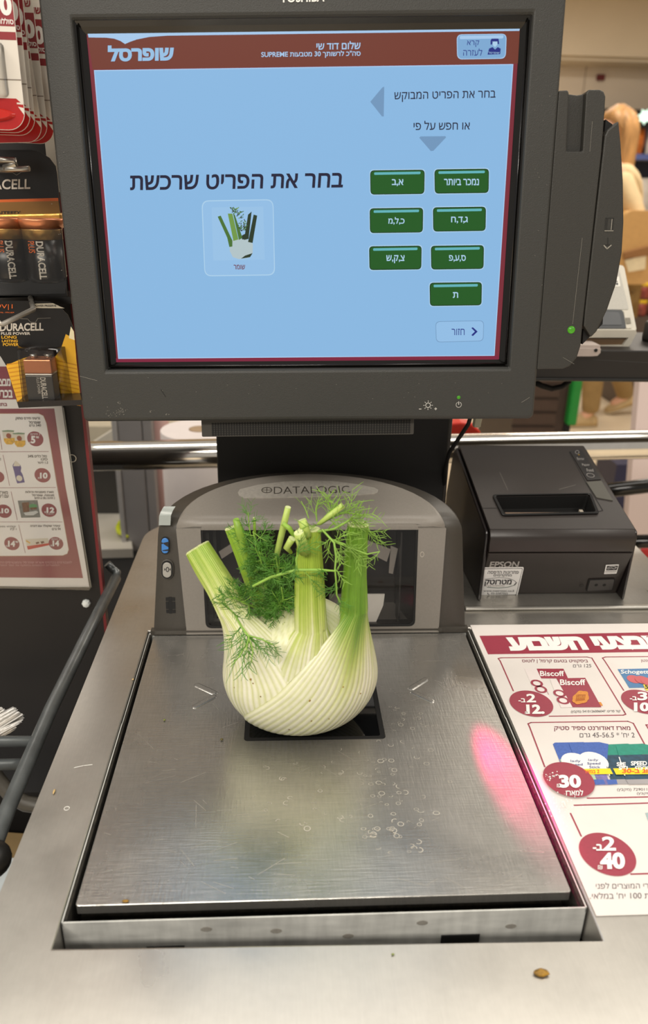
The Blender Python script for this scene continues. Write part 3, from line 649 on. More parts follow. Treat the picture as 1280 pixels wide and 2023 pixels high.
# column, arm and cable
b = MB(); p, q_ = onY(430, 948, .42), onY(884, 948, .42)
b.box(p.x, q_.x - .002, .42, .50, 0.003, 0.235, M_deep); b.box(q_.x - .0045, q_.x, .4195, .50, 0.003, 0.235, mat('column_edge', (40, 36, 32), 0.4))
b.box(-.05, .08, .36, .43, 0.215, 0.36, M_black); b.build('column', mon, bevel=0.0015)
b = MB(); b.tube([V((.155, .35, .225)), onY(932, 815, .37), onY(925, 838, .375), onY(905, 868, .385), onY(888, 893, .40), onY(879, 925, .415), onY(876, 975, .425)], .0021, M_deep, 8); b.build('cable', mon)
b = MB(); b.pxprism([onY(940, 818, .40), onY(955, 818, .40), onY(949, 845, .40), onY(936, 845, .40)], mat('plug_plastic', (168, 164, 140), 0.5), (0, 0, 0), (0, .008, 0)); b.build('cable_plug', mon, bevel=.0008)
# ------------------------------------------------------------------ receipt printer
pr = thing('receipt_printer', (0.247, 0.43, 0.003), 'black receipt printer on the counter ledge right of the scanner', 'printer')
M_pr = mat('printer_black', (42, 36, 33), 0.36, var=0.08, scale=25, bump=0.06, bscale=1200)
M_pr2 = mat('printer_side', (26, 22, 22), 0.3, var=0.1, scale=20)
pA, pB = V((0.248, 0.3605, 0.0035)), V((0.248, 0.3455, 0.0500))
fn = V((0, -(pB.z - pA.z), pB.y - pA.y)).normalized()
def pf(px, py, off=0.0): return onP(px, py, pA + fn * off, fn)
zs_ = onP(1100, 1092, pA, fn); crest = onY(1100, 1062, 0.3420)
ftop = onY(1100, 1045, 0.3470); btop = onY(1020, 880, 0.502)
PX0, PX1 = 0.1758, 0.3212
# top plane frame
tv = (btop - ftop); tv.x = 0; tvn = tv.normalized(); TP = Frame((0, ftop.y, ftop.z), (1, 0, 0), tvn)
def tp(px, py, off=0.0):
    p = onP(px, py, TP.o + TP.ez * off, TP.ez) - TP.o; return (p.dot(TP.ex), p.dot(TP.ey))
Lt = tv.length
def extr(b, prof, m, x0, x1, smooth=False):
    n = len(prof); b.add([(x, y, z) for x in (x0, x1) for y, z in prof], [(i, (i + 1) % n, n + (i + 1) % n, n + i) for i in range(n)], m, smooth)
    b.add([(x, y, z) for x in (x0, x1) for y, z in prof], [tuple(range(n)), tuple(range(2 * n - 1, n - 1, -1))], m)
th = 0.004
low = [(pA.y + .001, 0.0032), (pB.y, pB.z), (zs_.y, zs_.z - .0006), (0.52, zs_.z - .0006), (0.52, 0.0032)]
b = MB(); extr(b, low, M_pr, PX0, PX1); b.build('lower_case', pr, bevel=0.0012)
b = MB(); sid = [(.3475, .0030), (zs_.y + .003, zs_.z), (crest.y + .003, crest.z - .002), (ftop.y, ftop.z - .003), (btop.y, btop.z - .003), (.512, btop.z - .01), (.53, .05), (.53, .0030)]
extr(b, sid, M_pr2, PX0 - .004, PX0 - .0003); b.build('side_panel', pr, bevel=0.002); b = MB(); extr(b, sid, M_pr2, PX1 + .0003, PX1 + .003); b.build('side_panel', pr, bevel=0.002)
b = MB()
lid = [(zs_.y, zs_.z + .0006), (crest.y + .0006, crest.z - .006), (crest.y, crest.z - .001), (crest.y + .0014, crest.z + .0016), (ftop.y, ftop.z)]
under = [(ftop.y + tvn.y * .002, ftop.z - .02), (zs_.y + .004, zs_.z + .0006)]
extr(b, lid + under, M_pr, PX0, PX1, True)
hq = [tp(978, 981), tp(1163, 978), tp(1176, 1013), tp(996, 1017)]
hq = [hq[3], hq[2], hq[1], hq[0]]
xs0, xs1 = PX0, tp(1130, 900)[0] + .004
po = [(PX1, 0), (PX1, Lt), (PX0, Lt), (PX0, 0)]
hl = quad_round([hq[2], hq[3], hq[0], hq[1]], .003)
po_r = quad_round([(PX1 - .0, Lt), (PX0, Lt), (PX0, 0.0), (PX1, 0.0)], .0012)
b.ring(po_r, hl, M_pr, TP, -th, 0.0)
bk = [(btop.y, btop.z), (btop.y + .005, btop.z - .002), (.512, btop.z - .012), (.52, .05), (.50, .05), (btop.y - .002, btop.z - th)]
extr(b, bk, M_pr, PX0, PX1); lid_o = b.build('cover', pr, bevel=0.0008)
b = MB(); ho = quad_round([(hq[2][0] + .003, hq[2][1] + .002), (hq[3][0] - .003, hq[3][1] + .002), (hq[0][0] - .003, hq[0][1] - .003), (hq[1][0] + .003, hq[1][1] - .003)], .004)
b.ring(ho, hl, M_gloss, TP, 0.0, 0.0016)
dn = [TP(p[0], p[1], -.0005) for p in hl]; d2 = [TP(p[0] * .98 + .0045, p[1] * .96 + .001, -.016) for p in hl]; n = len(dn)
b.add(dn + d2, [(i, (i + 1) % n, n + (i + 1) % n, n + i) for i in range(n)] + [tuple(range(n, 2 * n))], M_deep)
b.box(hq[0][0] + .003, hq[1][0] - .006, hq[0][1] + .0045, hq[0][1] + .0085, -.0045, -.003, mat('paper_guide', (120, 100, 84), 0.35, 0.4), TP)
b.box(hq[1][0] - .014, hq[1][0] - .010, hq[0][1] + .003, hq[0][1] + .012, -.010, -.002, mat('guide_tab', (150, 140, 125), 0.4), TP)
b.build('paper_slot', pr, bevel=.0004)
b = MB(); a, c = tp(945, 1004), tp(979, 1006); b.line([TP(PX0, a[1]), TP(hq[0][0] - .004, a[1])], .0009, M_deep, TP.ez, .0002)
c1 = tp(1180, 1000); b.line([TP(hq[1][0] + .004, hq[1][1] + .002), TP(hq[1][0] + .009, hq[1][1] + .004), TP(c1[0] + .003, hq[1][1] + .010), TP(tp(1158, 955)[0], tp(1158, 955)[1]), TP(*tp(1124, 893))], .0009, M_deep, TP.ez, .0002)
C = lambda x, y: onP(x, y, TP.o, TP.ez); b.line([C(987, 933), C(1003, 968)], .0003, M_scr, TP.ez, .0001); b.line([C(1104, 967), C(1137, 958)], .0004, M_scr, TP.ez, .0001)
b.build('cover_seam', pr)
b = MB(); q = [tp(1125, 892), tp(1148, 889), tp(1187, 948), tp(1160, 950)]; q = [(p[0], p[1]) for p in q]
b.prism(quad_round(q, .001), mat('control_strip', (30, 28, 28), 0.3), TP, 0.0, 0.0008)
C = lambda x, y: onP(x, y, TP.o + TP.ez * .0008, TP.ez); M_pm = mat('printer_mark', (150, 146, 142), 0.5)
for t, x0, x1, y0, y1 in (('Error', 1141, 1155, 904, 909), ('Paper', 1151, 1166, 916, 922), ('Feed', 1160, 1173, 926, 932)): b.ptext(t, x0, x1, y0, y1, C, M_pm, .0002, 0, dx=-2)
b.ptext('O', 1136, 1144, 890, 897, C, M_pm, .0002, -.02)
a = tp(1166, 940.5); b.ring(circ(a[0], a[1], .0042, 24), circ(a[0], a[1], .0037, 24), M_pm, TP, .0008, .0011)
a = tp(1143, 900); b.prism(circ(a[0], a[1], .0009, 10), mat('amber_lamp', (150, 120, 40), 0.3), TP, .0008, .0012); b.line([C(1153, 924), C(1161, 923)], .0004, M_deep, TP.ez, .0002)
b.build('control_strip', pr)
b = MB(); q = [tp(1158, 953), tp(1188, 951), tp(1211, 990), tp(1178, 984)]; b.prism(quad_round(q, .001), mat('grey_lens', (84, 82, 74), 0.15, coat=0.5), TP, 0.0, 0.0008); b.build('opening_button', pr)
# front: maker's name, service sticker, port cover
b = MB(); C = lambda x, y: pf(x, y, .0002)
b.ptext('EPSON', 966, 1023, 1109, 1121, C, mat('silver_letter', (176, 172, 168), 0.35, 0.5), .0003, 0.03, dy=-.5, dx=3); b.build('maker_name', pr)
b = MB(); P = [pf(952, 1121, .0003), pf(1035, 1120, .0003), pf(1022, 1177, .0003), pf(943, 1178, .0003)]
o_ = pA + fn * .0003; FFm = Frame((0, o_.y, o_.z), (1, 0, 0), V((0, fn.z, -fn.y)).normalized(), fn)
f2 = lambda px, py, off=.0003: (lambda p: ((p - FFm.o).dot(FFm.ex), (p - FFm.o).dot(FFm.ey)))(pf(px, py, off))
def fq(pts, r): return quad_round([f2(*p) for p in pts], r)
b.prism(fq([(952, 1121), (1035, 1120), (1022, 1177), (943, 1178)], .002), M_white, FFm, 0, .0002)
b.prism(fq([(954.5, 1123), (1032.5, 1122), (1020, 1175), (945.5, 1176)], .0016), M_ink, FFm, 0.0002, .0003); b.prism(fq([(955.5, 1124), (1031.5, 1123), (1019, 1174), (947, 1175)], .0015), M_white, FFm, 0.0003, .0004)
C = lambda x, y: pf(x, y, .0008)
b.ptext(heb('פתרונות הדפסה'), 963, 1024, 1128, 1133.5, C, M_ink, .0001, .012, dx=1); b.ptext(heb('מתקדמים'), 974.5, 1010, 1134.5, 1140, C, M_ink, .0001, .012, dx=1)
b.ptext(heb('מטרוטק'), 956.5, 1009, 1145, 1158, C, M_ink, .0001, .03, dx=2)
b.ptext(heb('טכנולוגיות בע"מ'), 958, 996, 1155.5, 1158.5, C, mat('brown_ink', (110, 80, 60), .6), .0001, 0)
arc = [(958, 1144), (985, 1141), (1005, 1142.5), (1016, 1147), (1020, 1151), (1016, 1156), (1003, 1160), (985, 1161.5), (962, 1160)]
b.line([C(*p) for p in arc[:5]], .0005, M_ink, fn, .0001); b.line([C(*p) for p in arc[4:6]], .0012, M_ink, fn, .0001); b.line([C(*p) for p in arc[5:]], .0007, mat('green_ink', (20, 70, 50), .6), fn, .0001)
b.ptext('www.metrotec.co.il', 955, 1015, 1165, 1169, C, M_ink, .0001, .005); b.ptext('03-5587055', 970, 1003, 1170.5, 1174, C, M_ink, .0001, .005); b.line([C(963, 1171), C(964, 1174), C(967, 1174)], .0007, M_ink, fn, .0001)
b.build('service_sticker', pr)
b = MB(); b.prism(fq([(1197, 1116), (1222.5, 1115), (1217.5, 1133), (1193, 1134)], .0004), M_white, FFm, 0, .0002)
b.prism(fq([(1199, 1117.5), (1221, 1117), (1218, 1126), (1197, 1126.5)], .0003), M_pr2, FFm, .0002, .0003)
C = lambda x, y: pf(x, y, .0007); b.line([C(1199, 1123), C(1205, 1119.5), C(1212, 1119), C(1218, 1121)], .0004, M_white, fn, .0001); b.line([C(1200, 1124.5), C(1208, 1122), C(1213, 1124), C(1217, 1122)], .0004, M_white, fn, .0001)
b.line([C(1196, 1129), C(1217, 1128.5)], .0010, M_pm, fn, .0001); b.line([C(1195.5, 1131.5), C(1216, 1131)], .0005, M_pm, fn, .0001); b.build('energy_sticker', pr)
b = MB(); b.prism(fq([(1163, 1144.5), (1215, 1142.5), (1210, 1166), (1157, 1168)], .0018), M_deep, FFm, -.0002, .0003); b.prism(fq([(1165, 1146), (1213, 1144), (1208.5, 1164.5), (1159.5, 1166.5)], .0014), mat('port_cover', (62, 58, 56), .4), FFm, .0002, .0009)
for x in (1177, 1193): a = f2(x, 1154.5); b.prism(circ(a[0], a[1], .0018, 14), M_deep, FFm, .0009, .0011)
a = f2(1148.5, 1156.5); b.ring(circ(a[0], a[1], .0021, 14), circ(a[0], a[1], .0017, 14), M_deep, FFm, .0001, .0003)
b.build('port_cover', pr, bevel=.0003)

# ------------------------------------------------------------------ promotion sheet lying on the counter
b = MB(); b.prism(rrect(0.1545, -0.0172, 0.372, 0.3048, 0.0006, 2), M_paper, FLOOR, 0.0002, 0.0007)
UP = (0, 0, 1); C = lambda x, y: onZ(x, y, 0.0008)
def FPoly(pts, m, l=0.0): b.poly([onZ(x, y, 0.0008 + l) for x, y in pts], m)
M_sm = mat('grey_ink', (92, 84, 88), .6); M_mt = mat('maroon_text', (112, 40, 60), .6)
FPoly([(947, 1256), (1330, 1248), (1350, 1287), (964, 1292.6)], M_maroon)
b.ptext(heb('מבצעי השבוע'), 1009, 1322, 1259, 1287.5, C, M_white, .0002, 0.075, dy=-4, dx=-12)
def outline(pts): b.line([C(*p) for p in pts], .0011, M_maroon, UP, .0001)
outline([(1014, 1365), (988, 1306), (984, 1301), (990, 1299.5), (1160, 1298), (1169, 1300), (1233, 1406), (1236, 1411), (1231, 1413), (1085, 1415)])
outline([(1232, 1364), (1194, 1305), (1190, 1300), (1196, 1298), (1300, 1297)])
outline([(1076, 1515), (1046, 1436), (1043, 1430), (1049, 1427.5), (1240, 1425), (1251, 1429), (1300, 1520)]); outline([(1160, 1577), (1300, 1574)]); outline([(1300, 1432), (1276, 1432), (1281, 1440)])
outline([(1148, 1652), (1127, 1607)]); outline([(1134, 1591), (1300, 1586)]); outline([(1246, 1727), (1310, 1725)])
b.ptext(heb('ביסקוויט בטעם קרמל | לוטוס'), 1031, 1162, 1302, 1310.5, C, M_mt, .0001, .01); b.ptext(heb('גרם') + ' 125', 1132, 1168, 1312, 1318.5, C, M_sm, .0001, 0)
def circle(cx, cy, lx, ly, l=.0003):
    a, e = onZ(cx, cy), onZ(lx, ly); r = (a - e).length; b.poly([V((x, y, .0008 + l)) for x, y in circ(a.x, a.y, r, 48)], M_maroon)
M_wht2 = mat('pack_white', (228, 218, 214), .5)
FPoly([(1036, 1321), (1060, 1321), (1094, 1395), (1068, 1396)], M_wht2, .0001); FPoly([(1060, 1321), (1113, 1321), (1122, 1340), (1069, 1340)], M_maroon, .0002); b.ptext('Biscoff', 1067, 1115, 1326, 1336.5, C, M_white, .0004, .02, dx=-1)
FPoly([(1086, 1341), (1099, 1341), (1131, 1397), (1108, 1398)], M_wht2, .00025); FPoly([(1099, 1340), (1156, 1339), (1188, 1397), (1131, 1397)], M_maroon, .0003); b.ptext('Biscoff', 1106.5, 1157, 1343, 1354.5, C, M_white, .0005, .02, dx=-1)
M_bis = mat('biscuit_print', (214, 140, 58), .6, var=.15, scale=900)
q = [(1144, 1364), (1161, 1366), (1164, 1380), (1158, 1388), (1140, 1392), (1130, 1386), (1131, 1376)]
P = []
for i in range(len(q)):
    for t in (0, .25, .5, .75):
        x = q[i][0] + (q[(i + 1) % len(q)][0] - q[i][0]) * t; y = q[i][1] + (q[(i + 1) % len(q)][1] - q[i][1]) * t; d = 1.0 if t in (.25, .75) else .96; P.append((1147 + (x - 1147) * d, 1378 + (y - 1378) * d))
FPoly(P, M_bis, .0006); FPoly([(1139, 1372), (1157, 1372), (1155, 1383), (1137, 1385)], mat('biscuit_dark', (176, 100, 36), .6), .0008); b.ptext('Lotus', 1139, 1155, 1374, 1382, C, M_bis, .0010, .02)
FPoly([(1179, 1387), (1187, 1387), (1191, 1394), (1182, 1395)], M_bis, .0002)
for x, y in ((1060, 1352), (1068, 1364), (1105, 1372), (1112, 1386)):
    a = onZ(x, y); b.add([V((px_, py_, .0012)) for px_, py_ in circ(a.x, a.y, .0052, 20) + circ(a.x, a.y, .0032, 20)], [(i, (i + 1) % 20, 20 + (i + 1) % 20, 20 + i) for i in range(20)], M_maroon)
b.line([C(1083, 1372), C(1080, 1366)], .001, M_maroon, UP, .0001)
b.ptext('(' + heb('מקבץ') + ') 5410126006047 :' + heb('קוד פריט'), 1128, 1226, 1403.5, 1409.5, C, M_ink, .0001, .0, dy=-1)
circle(1049, 1391.5, 1006, 1386); C2 = lambda x, y: onZ(x, y, .0013)
b.ptext('2', 1040, 1059, 1371, 1388, C2, M_white, .0002, .03, dx=-1); b.ptext(heb('ב-'), 1024, 1038, 1380, 1388, C2, M_white, .0002, .03); b.ptext('12.', 1040, 1076, 1392, 1411, C2, M_white, .0002, .05, dx=-1); b.ptext('₪', 1037, 1044, 1406, 1411, C2, M_white, .0002, 0)
b.ptext(heb('שוקולד אינטנטן'), 1266, 1330, 1302, 1309, C, M_mt, .0001, 0); FPoly([(1220, 1322), (1300, 1320), (1325, 1357), (1243, 1359)], mat('pack_blue', (74, 122, 168), .5), .0002); b.ptext('Schogetten', 1226, 1296, 1324, 1334, C, M_white, .0004, .02)
for x, y in ((1252, 1344), (1268, 1346), (1280, 1350)): a = onZ(x, y); b.poly([V((p_, q_, .0012 + .00002 * (x - 1252))) for p_, q_ in circ(a.x, a.y, .006, 18)], mat('praline', (196, 92, 98), .5))
FPoly([(1270, 1352), (1310, 1350), (1320, 1362), (1276, 1364)], mat('pack_yellow', (228, 206, 74), .5), .0005); b.ptext('S', 1274, 1281, 1354, 1362, C, M_ink, .0007, .02)
circle(1268, 1388, 1227, 1383); b.ptext('3', 1259, 1279, 1367, 1384, C2, M_white, .0002, .03); b.ptext(heb('ב-'), 1244, 1258, 1376, 1384, C2, M_white, .0002, .03); b.ptext('10.', 1252, 1290, 1388, 1406, C2, M_white, .0002, .05)
b.ptext(heb('מארז דאודורנט ספיד סטיק'), 1095, 1246, 1435, 1445, C, M_mt, .0001, .012); b.ptext(heb('גרם') + ' 45-56.5 * ' + heb("2 יח'"), 1145, 1254, 1447, 1457, C, M_sm, .0001, 0)
M_db, M_dg, M_tl, M_gr = mat('cap_blue', (62, 96, 172), .5, var=.12, scale=700), mat('body_green', (170, 196, 160), .5), mat('cap_teal', (22, 138, 116), .5, var=.1, scale=400), mat('base_grey', (160, 156, 158), .5)
for dx in (0, 32):
    FPoly([(1092 + dx, 1470), (1096 + dx, 1467), (1152 + dx, 1466), (1170 + dx, 1470), (1190 + dx * .3, 1500), (1104 + dx, 1500)], M_db, .0002 + dx * .00001)
    FPoly([(1104 + dx, 1500), (1160 + dx * .9, 1500), (1176 + dx * .9, 1550), (1122 + dx, 1551)], mat('body_lilac', (120, 112, 170), .5, var=.25, scale=300), .0003 + dx * .00001); FPoly([(1106 + dx, 1500), (1130 + dx, 1500), (1146 + dx, 1540), (1118 + dx, 1540)], M_dg, .0005 + dx * .00001)
    FPoly([(1172 + dx * .8, 1540), (1192 + dx * .8, 1540), (1196 + dx * .75, 1549), (1176 + dx * .8, 1550)], M_db, .0007)
for x, y in ((1137, 1510), (1172, 1508)):
    a = onZ(x, y); b.poly([V((p_, q_, .0017 + (x > 1150) * .0001)) for p_, q_ in circ(a.x, a.y, .0105, 24)], M_white); C3 = lambda x_, y_: onZ(x_, y_, .0019)
    b.ptext('lady', x - 10, x + 10, y - 9, y - 3, C3, M_navy_ink if 'M_navy_ink' in globals() else mat('navy_ink', (50, 62, 130), .6), .0001, 0); b.ptext('Speed', x - 12, x + 14, y - 2, y + 4, C3, mat('navy_ink', (50, 62, 130), .6), .0001, .01); b.ptext('Stick', x - 8, x + 14, y + 5, y + 10, C3, mat('navy_ink', (50, 62, 130), .6), .0001, .01)
for dx in (0, 30):
    FPoly([(1187 + dx, 1474), (1192 + dx, 1471), (1240 + dx, 1469), (1256 + dx, 1473), (1268 + dx * .5, 1490), (1192 + dx, 1492)], M_tl, .0003 + dx * .00001); FPoly([(1192 + dx, 1492), (1268 + dx, 1490), (1290 + dx, 1538), (1206 + dx, 1540)], mat('body_dark_teal', (28, 68, 90), .5, var=.3, scale=300), .0005 + dx * .00001)
    FPoly([(1206 + dx, 1540), (1290 + dx, 1538), (1298 + dx, 1548), (1212 + dx, 1549)], M_gr, .0005 + dx * .00001); b.line([onZ(1193 + dx, 1496, .0017), onZ(1204 + dx, 1532, .0017)], .0008, M_white, UP, .0001)
C3 = lambda x_, y_: onZ(x_, y_, .0019)
b.ptext('SPEED', 1246, 1278, 1504, 1513, C3, M_white, .0002, .04); b.ptext('STICK', 1254, 1282, 1514, 1522, C3, M_white, .0002, .04); b.ptext('SPE', 1218, 1236, 1506, 1514, C3, M_white, .0001, .04); b.ptext('STI', 1222, 1240, 1514, 1521, C3, M_white, .0001, .04)
M_yl = mat('price_band_yellow', (248, 214, 20), .5); FPoly([(1150, 1519), (1205, 1518), (1211, 1529), (1154, 1530)], M_yl, .0012); b.ptext(heb('2 במארז').replace('2', '').strip() + ' 2', 1150, 1184, 1521, 1528, C3, mat('orange_ink', (222, 90, 30), .5), .0003, .02)
FPoly([(1211, 1518), (1300, 1516), (1310, 1529), (1217, 1530)], M_yl, .0012); b.ptext('30-' + heb('זוג ב'), 1229, 1286, 1519, 1528, C3, MATS['orange_ink'], .0003, .03)
circle(1122.5, 1544, 1072, 1537, .0014); C4 = lambda x_, y_: onZ(x_, y_, .0024)
b.ptext('30', 1105, 1149, 1531, 1557, C4, M_white, .0002, .05, dx=-2); b.ptext('₪', 1100, 1108, 1549, 1556, C4, M_white, .0002, 0); b.ptext(heb('למארז'), 1117, 1152, 1560, 1572, C4, M_white, .0002, .02)
for i in range(90):
    x, y = (rs.gauss(1090, 9), rs.gauss(1533, 5)) if i < 30 else (rs.gauss(1112, 14), rs.gauss(1592, 14)); s_ = rs.uniform(.5, 1.8); FPoly([(x - s_, y), (x, y - s_), (x + s_, y + s_ * .4), (x, y + s_)], M_white, .0017)
b.ptext('(' + heb('מקבץ') + ') 7290117386', 1219, 1300, 1557, 1564, C, M_sm, .0001, 0); b.ptext('(' + heb('מקבץ') + ') 72', 1258, 1300, 1565, 1571, C, M_sm, .0001, 0)
circle(1199, 1689, 1143, 1678); b.ptext('2', 1190, 1217, 1653, 1681, C2, M_white, .0002, .03, dx=-2); b.ptext(heb('ב-'), 1171, 1190, 1668, 1681, C2, M_white, .0002, .04); b.ptext('40', 1186, 1236, 1685, 1718, C2, M_white, .0002, .05, dx=-2, dy=-1); b.ptext('₪', 1181, 1190, 1710, 1718, C2, M_white, .0002, 0)
FPoly([(1274, 1606), (1300, 1602), (1300, 1640), (1280, 1622)], mat('print_grey_teal', (160, 180, 180), .5), .0001)
b.ptext(heb('מחירי המוצרים לפני'), 1177, 1306, 1744, 1756, C, M_sm, .0001, 0, dy=-1); b.ptext('.' + heb("הנחות 100 יח' במלאי").replace('001', '100'), 1165, 1318, 1763.5, 1776, C, M_sm, .0001, 0, dy=-1)
tag(b.build('promotion_sheet', None, fix=False), 'white and maroon promotion sheet with prices lying on the counter right of the scale', 'flyer')
# ------------------------------------------------------------------ battery display rack on the left
def CY(y): return lambda px, py: onY(px, py, y)
NF = (0, -1, 0)
M_rack = mat('rack_black', (20, 17, 16), 0.55, var=0.1); M_redside = mat('rack_red', (112, 26, 32), 0.45, var=0.1)
M_zinc = mat('zinc', (176, 172, 164), 0.3, 0.9)
rk = thing('display_rack', (-0.45, 0.43, FZ), 'tall black display rack with dark red side edge left of the monitor', 'rack')
b = MB(); b.box(-0.75, -0.2240, 0.42, 0.435, -0.30, 0.75, M_rack); b.box(-0.75, -0.26, 0.46, 0.475, FZ, 0.75, M_rack); b.box(-0.75, -0.70, 0.435, 0.46, FZ, 0.75, M_rack); b.build('back_panel', rk)
b = MB(); b.box(-0.2238, -0.2208, 0.418, 0.428, FZ, 0.75, M_redside); b.build('side_edge', rk)
b = MB(); p = onY(92, 283, .41); q = onY(112, 330, .41); b.box(p.x, p.x + .0085, .405, .419, q.z - .02, .60, mat('label_strip', (222, 212, 196), .4)); b.build('label_strip', rk)
b = MB(); a = onY(143, 905, .4195); b.lathe([(.0035, 0), (.0035, .001)], M_deep, Frame(a, (1, 0, 0), (0, 0, 1), (0, -1, 0)), 12); b.ring(circ(a.x, a.z, .0042, 14), circ(a.x, a.z, .0034, 14), M_zinc, FACE, -.4195, -.4187); b.build('screw_hole', rk)
b = MB(); a = onY(171, 1191, .42); b.lathe([(.0048, 0), (.0048, .002), (.0036, .0042), (.001, .005)], mat('bolt_white', (214, 218, 214), .35), Frame(a, (1, 0, 0), (0, 0, 1), (0, -1, 0)), 8, False); b.build('bolt_head', rk)
def hook(pts, r, name='peg_hook', m=None): b = MB(); b.tube(pts, r, m or M_zinc, 8); return b.build(name, rk)
hook([V((-.238, .42, .575)), V((-.238, .25, .575)), V((-.238, .246, .583))], .002)
hook([onY(-40, 318, .42), onY(-6, 316, .345), onY(30, 317, .337), onY(32, 325, .337), onY(8, 331, .340)], .0022); hook([onY(-40, 333, .42), onY(15, 335, .338), onY(58, 333, .335)], .002)
hook([V((-.262, .42, .300)), onY(66, 611, .338), onY(4, 641, .315), onY(-6, 634, .315)], .0022, 'peg_hook', mat('hook_grey', (196, 190, 180), .35, .5))
b = MB(); b.box(-.34, -.2105, .372, .4185, .2885, .2945, mat('clear_ledge', (46, 42, 38), .25)); b.build('pack_ledge', rk)

# six hanging cards, one behind the other on the upper hook
M_cm, M_cw, M_cr = mat('card_maroon', (140, 34, 42), .35, var=.05), mat('card_white', (226, 220, 210), .3, var=.02), mat('card_red', (176, 32, 32), .25, var=.12, scale=60)
M_clear = glass('clear_blister', (0.95, 0.95, 0.94), 0.05, 0.08)
FC = Frame((0, 0, 0), (.765, 0, 0), (0, 0, .765), (0, -1, 0))
def make_card():
    root = thing('battery_card', (0, 0, 0), 'x', 'battery pack', 'battery cards on the upper hook')
    W, H = .072, .158; r = .016
    out = [(-W, H), (-W, .0)] + [(-r + r * sin(t), r - r * cos(t)) for t in [pi / 2 * i / 7 for i in range(8)]] + [(0.0, H)]
    b = MB(); b.prism(out, M_cw, FC, 0, .0006)
    w = .0007
    low = [(-W, .026), (-W, .0004)] + [(-r + (r - .0004) * sin(t), r - (r - .0004) * cos(t)) for t in [pi / 2 * i / 7 for i in range(8)]] + [(-.0004, .021), (-.0062, .026)]
    b.flat(low, M_cr, FC, w); b.flat([(-.0004, .0185), (-.0052, .0195), (-.0004, .0125)], M_cw, FC, w + .0001); b.flat([(-.006, .0215), (-.0004, .0212), (-.0004, .0228), (-.006, .0228)], M_cw, FC, w + .0001)
    b.flat([(-W, .072), (-.0004, .072), (-.0004, .0782), (-W, .0782)], M_cm, FC, w); b.flat([(-W, .0825), (-.0004, .0825), (-.0004, .1120), (-W, .1120)], M_cm, FC, w)
    b.line([FC(-W, .041, w), FC(-.0004, .041, w)], .0007, mat('card_crease', (140, 128, 116), .5), NF, .0001)
    T = lambda s_, x0, x1, z0, z1, m, bo: b.text(s_, FC(x0, z0, w), FC(x1, z0, w), FC(x0, z1, w), m, .0001, bo)
    T('0', -.0115, -.0012, .0905, .1065, M_white, .05); T('1', -.0178, -.0125, .0905, .1065, M_white, .05); T(heb('סוללות'), -.0155, -.0012, .0840, .0885, M_white, .02)
    T(heb('שופרסל'), -.030, -.0022, .1165, .1235, M_cm, .03)
    b.build('card', root, fix=False)
    b = MB(); P = rrect(-W + .001, .0265, -.012, .070, .004, 4); Q = rrect(-W + .004, .030, -.017, .067, .004, 4)
    b.loft([[FC(x, z, .0008) for x, z in P], [FC(x, z, .0085) for x, z in Q]], M_clear, True, False, True)
    P = circ(-.034, .0125, .026, 20, .006); Q = circ(-.034, .0125, .022, 20, .0042); b.loft([[FC(x, z, .0008) for x, z in P], [FC(x, z, .004) for x, z in Q]], mat('card_red_gloss', (196, 44, 36), .15), True, False, True)
    b.build('blister', root)
    b = MB(); b.prism(rrect(-W + .006, .032, -.028, .062, .003, 4), mat('cell_dark', (60, 56, 58), .35, .3), FC, .001, .0055); b.build('battery_cell', root)
    return root
proto = make_card()
names = ['nearest of the hanging cards, showing most of its clear blister', 'second from the front of the hanging cards', 'third from the front of the hanging cards', 'fourth from the front of the hanging cards', 'fifth from the front with its white ten showing', 'rearmost of the hanging cards beside the monitor']
for i, y in enumerate((.283, .297, .310, .330, .346, .366)):
    if i == 0: o = proto
    else:
        o = proto.copy(); COL.objects.link(o)
        for ch in list(proto.children):
            c = ch.copy(); COL.objects.link(c); c.parent = o
    o['label'] = 'red and white battery pack, ' + names[i]
    o.location = (-.2055 - .0006 * i, y, .4187 - .002 * (i == 3) - .0009 * i); o.rotation_euler = (radians((-2, -2, -1.5, 2, 0, 1)[i]), radians((0, .3, .3, -2.2, -.6, 1.2)[i]), radians((2, 2, 1, -6, 3, -3)[i]))

# big black and gold battery pack
M_gold = mat('gold_foil', (196, 152, 78), .28, .7, var=.25, scale=90, bump=.3, bscale=160); M_goldp = mat('gold_print', (150, 110, 58), .4, .2); M_orange = mat('orange_print', (232, 112, 48), .4); M_copper = mat('copper_band', (206, 132, 92), .3, .6, var=.1)
M_cardk = mat('card_black', (22, 20, 19), .3); M_silver = mat('silver_print', (208, 200, 188), .35, .2)
pk = thing('battery_pack', onY(40, 580, .36), 'black and gold battery blister pack with round cells below the hanging cards', 'battery pack')
yC = .372; C = CY(yC - .0004)
b = MB(); P = [(-60, 296), (62, 296), (80, 301), (98, 312), (110, 328), (113, 345), (123, 455), (133, 585), (-60, 590)]; b.pxprism([onY(x, y, yC) for x, y in P], M_cardk, (0, 0, 0), (0, .0006, 0))
def YP(pts, m, y): b.poly([onY(a_, c_, y) for a_, c_ in pts], m)
YP([(-60, 396), (115, 391), (115.6, 397), (-60, 401)], M_orange, yC - .0003); YP([(-60, 401), (115.6, 397), (119.5, 424), (-60, 428)], M_goldp, yC - .0003)
b.ptext('DURACELL', -66, 60, 355, 375, C, M_silver, .0002, .02, dy=-1.5); b.ptext('GUARANTEED\'', -52, 40, 417.5, 424.5, C, M_ink, .0002, .02, dy=-1)
b.line([C(-10, 341), C(25, 341), C(33, 346), C(42, 340), C(60, 338)], .0004, mat('hole_edge', (120, 116, 108), .3), NF, .0002); b.build('card', pk, fix=False)
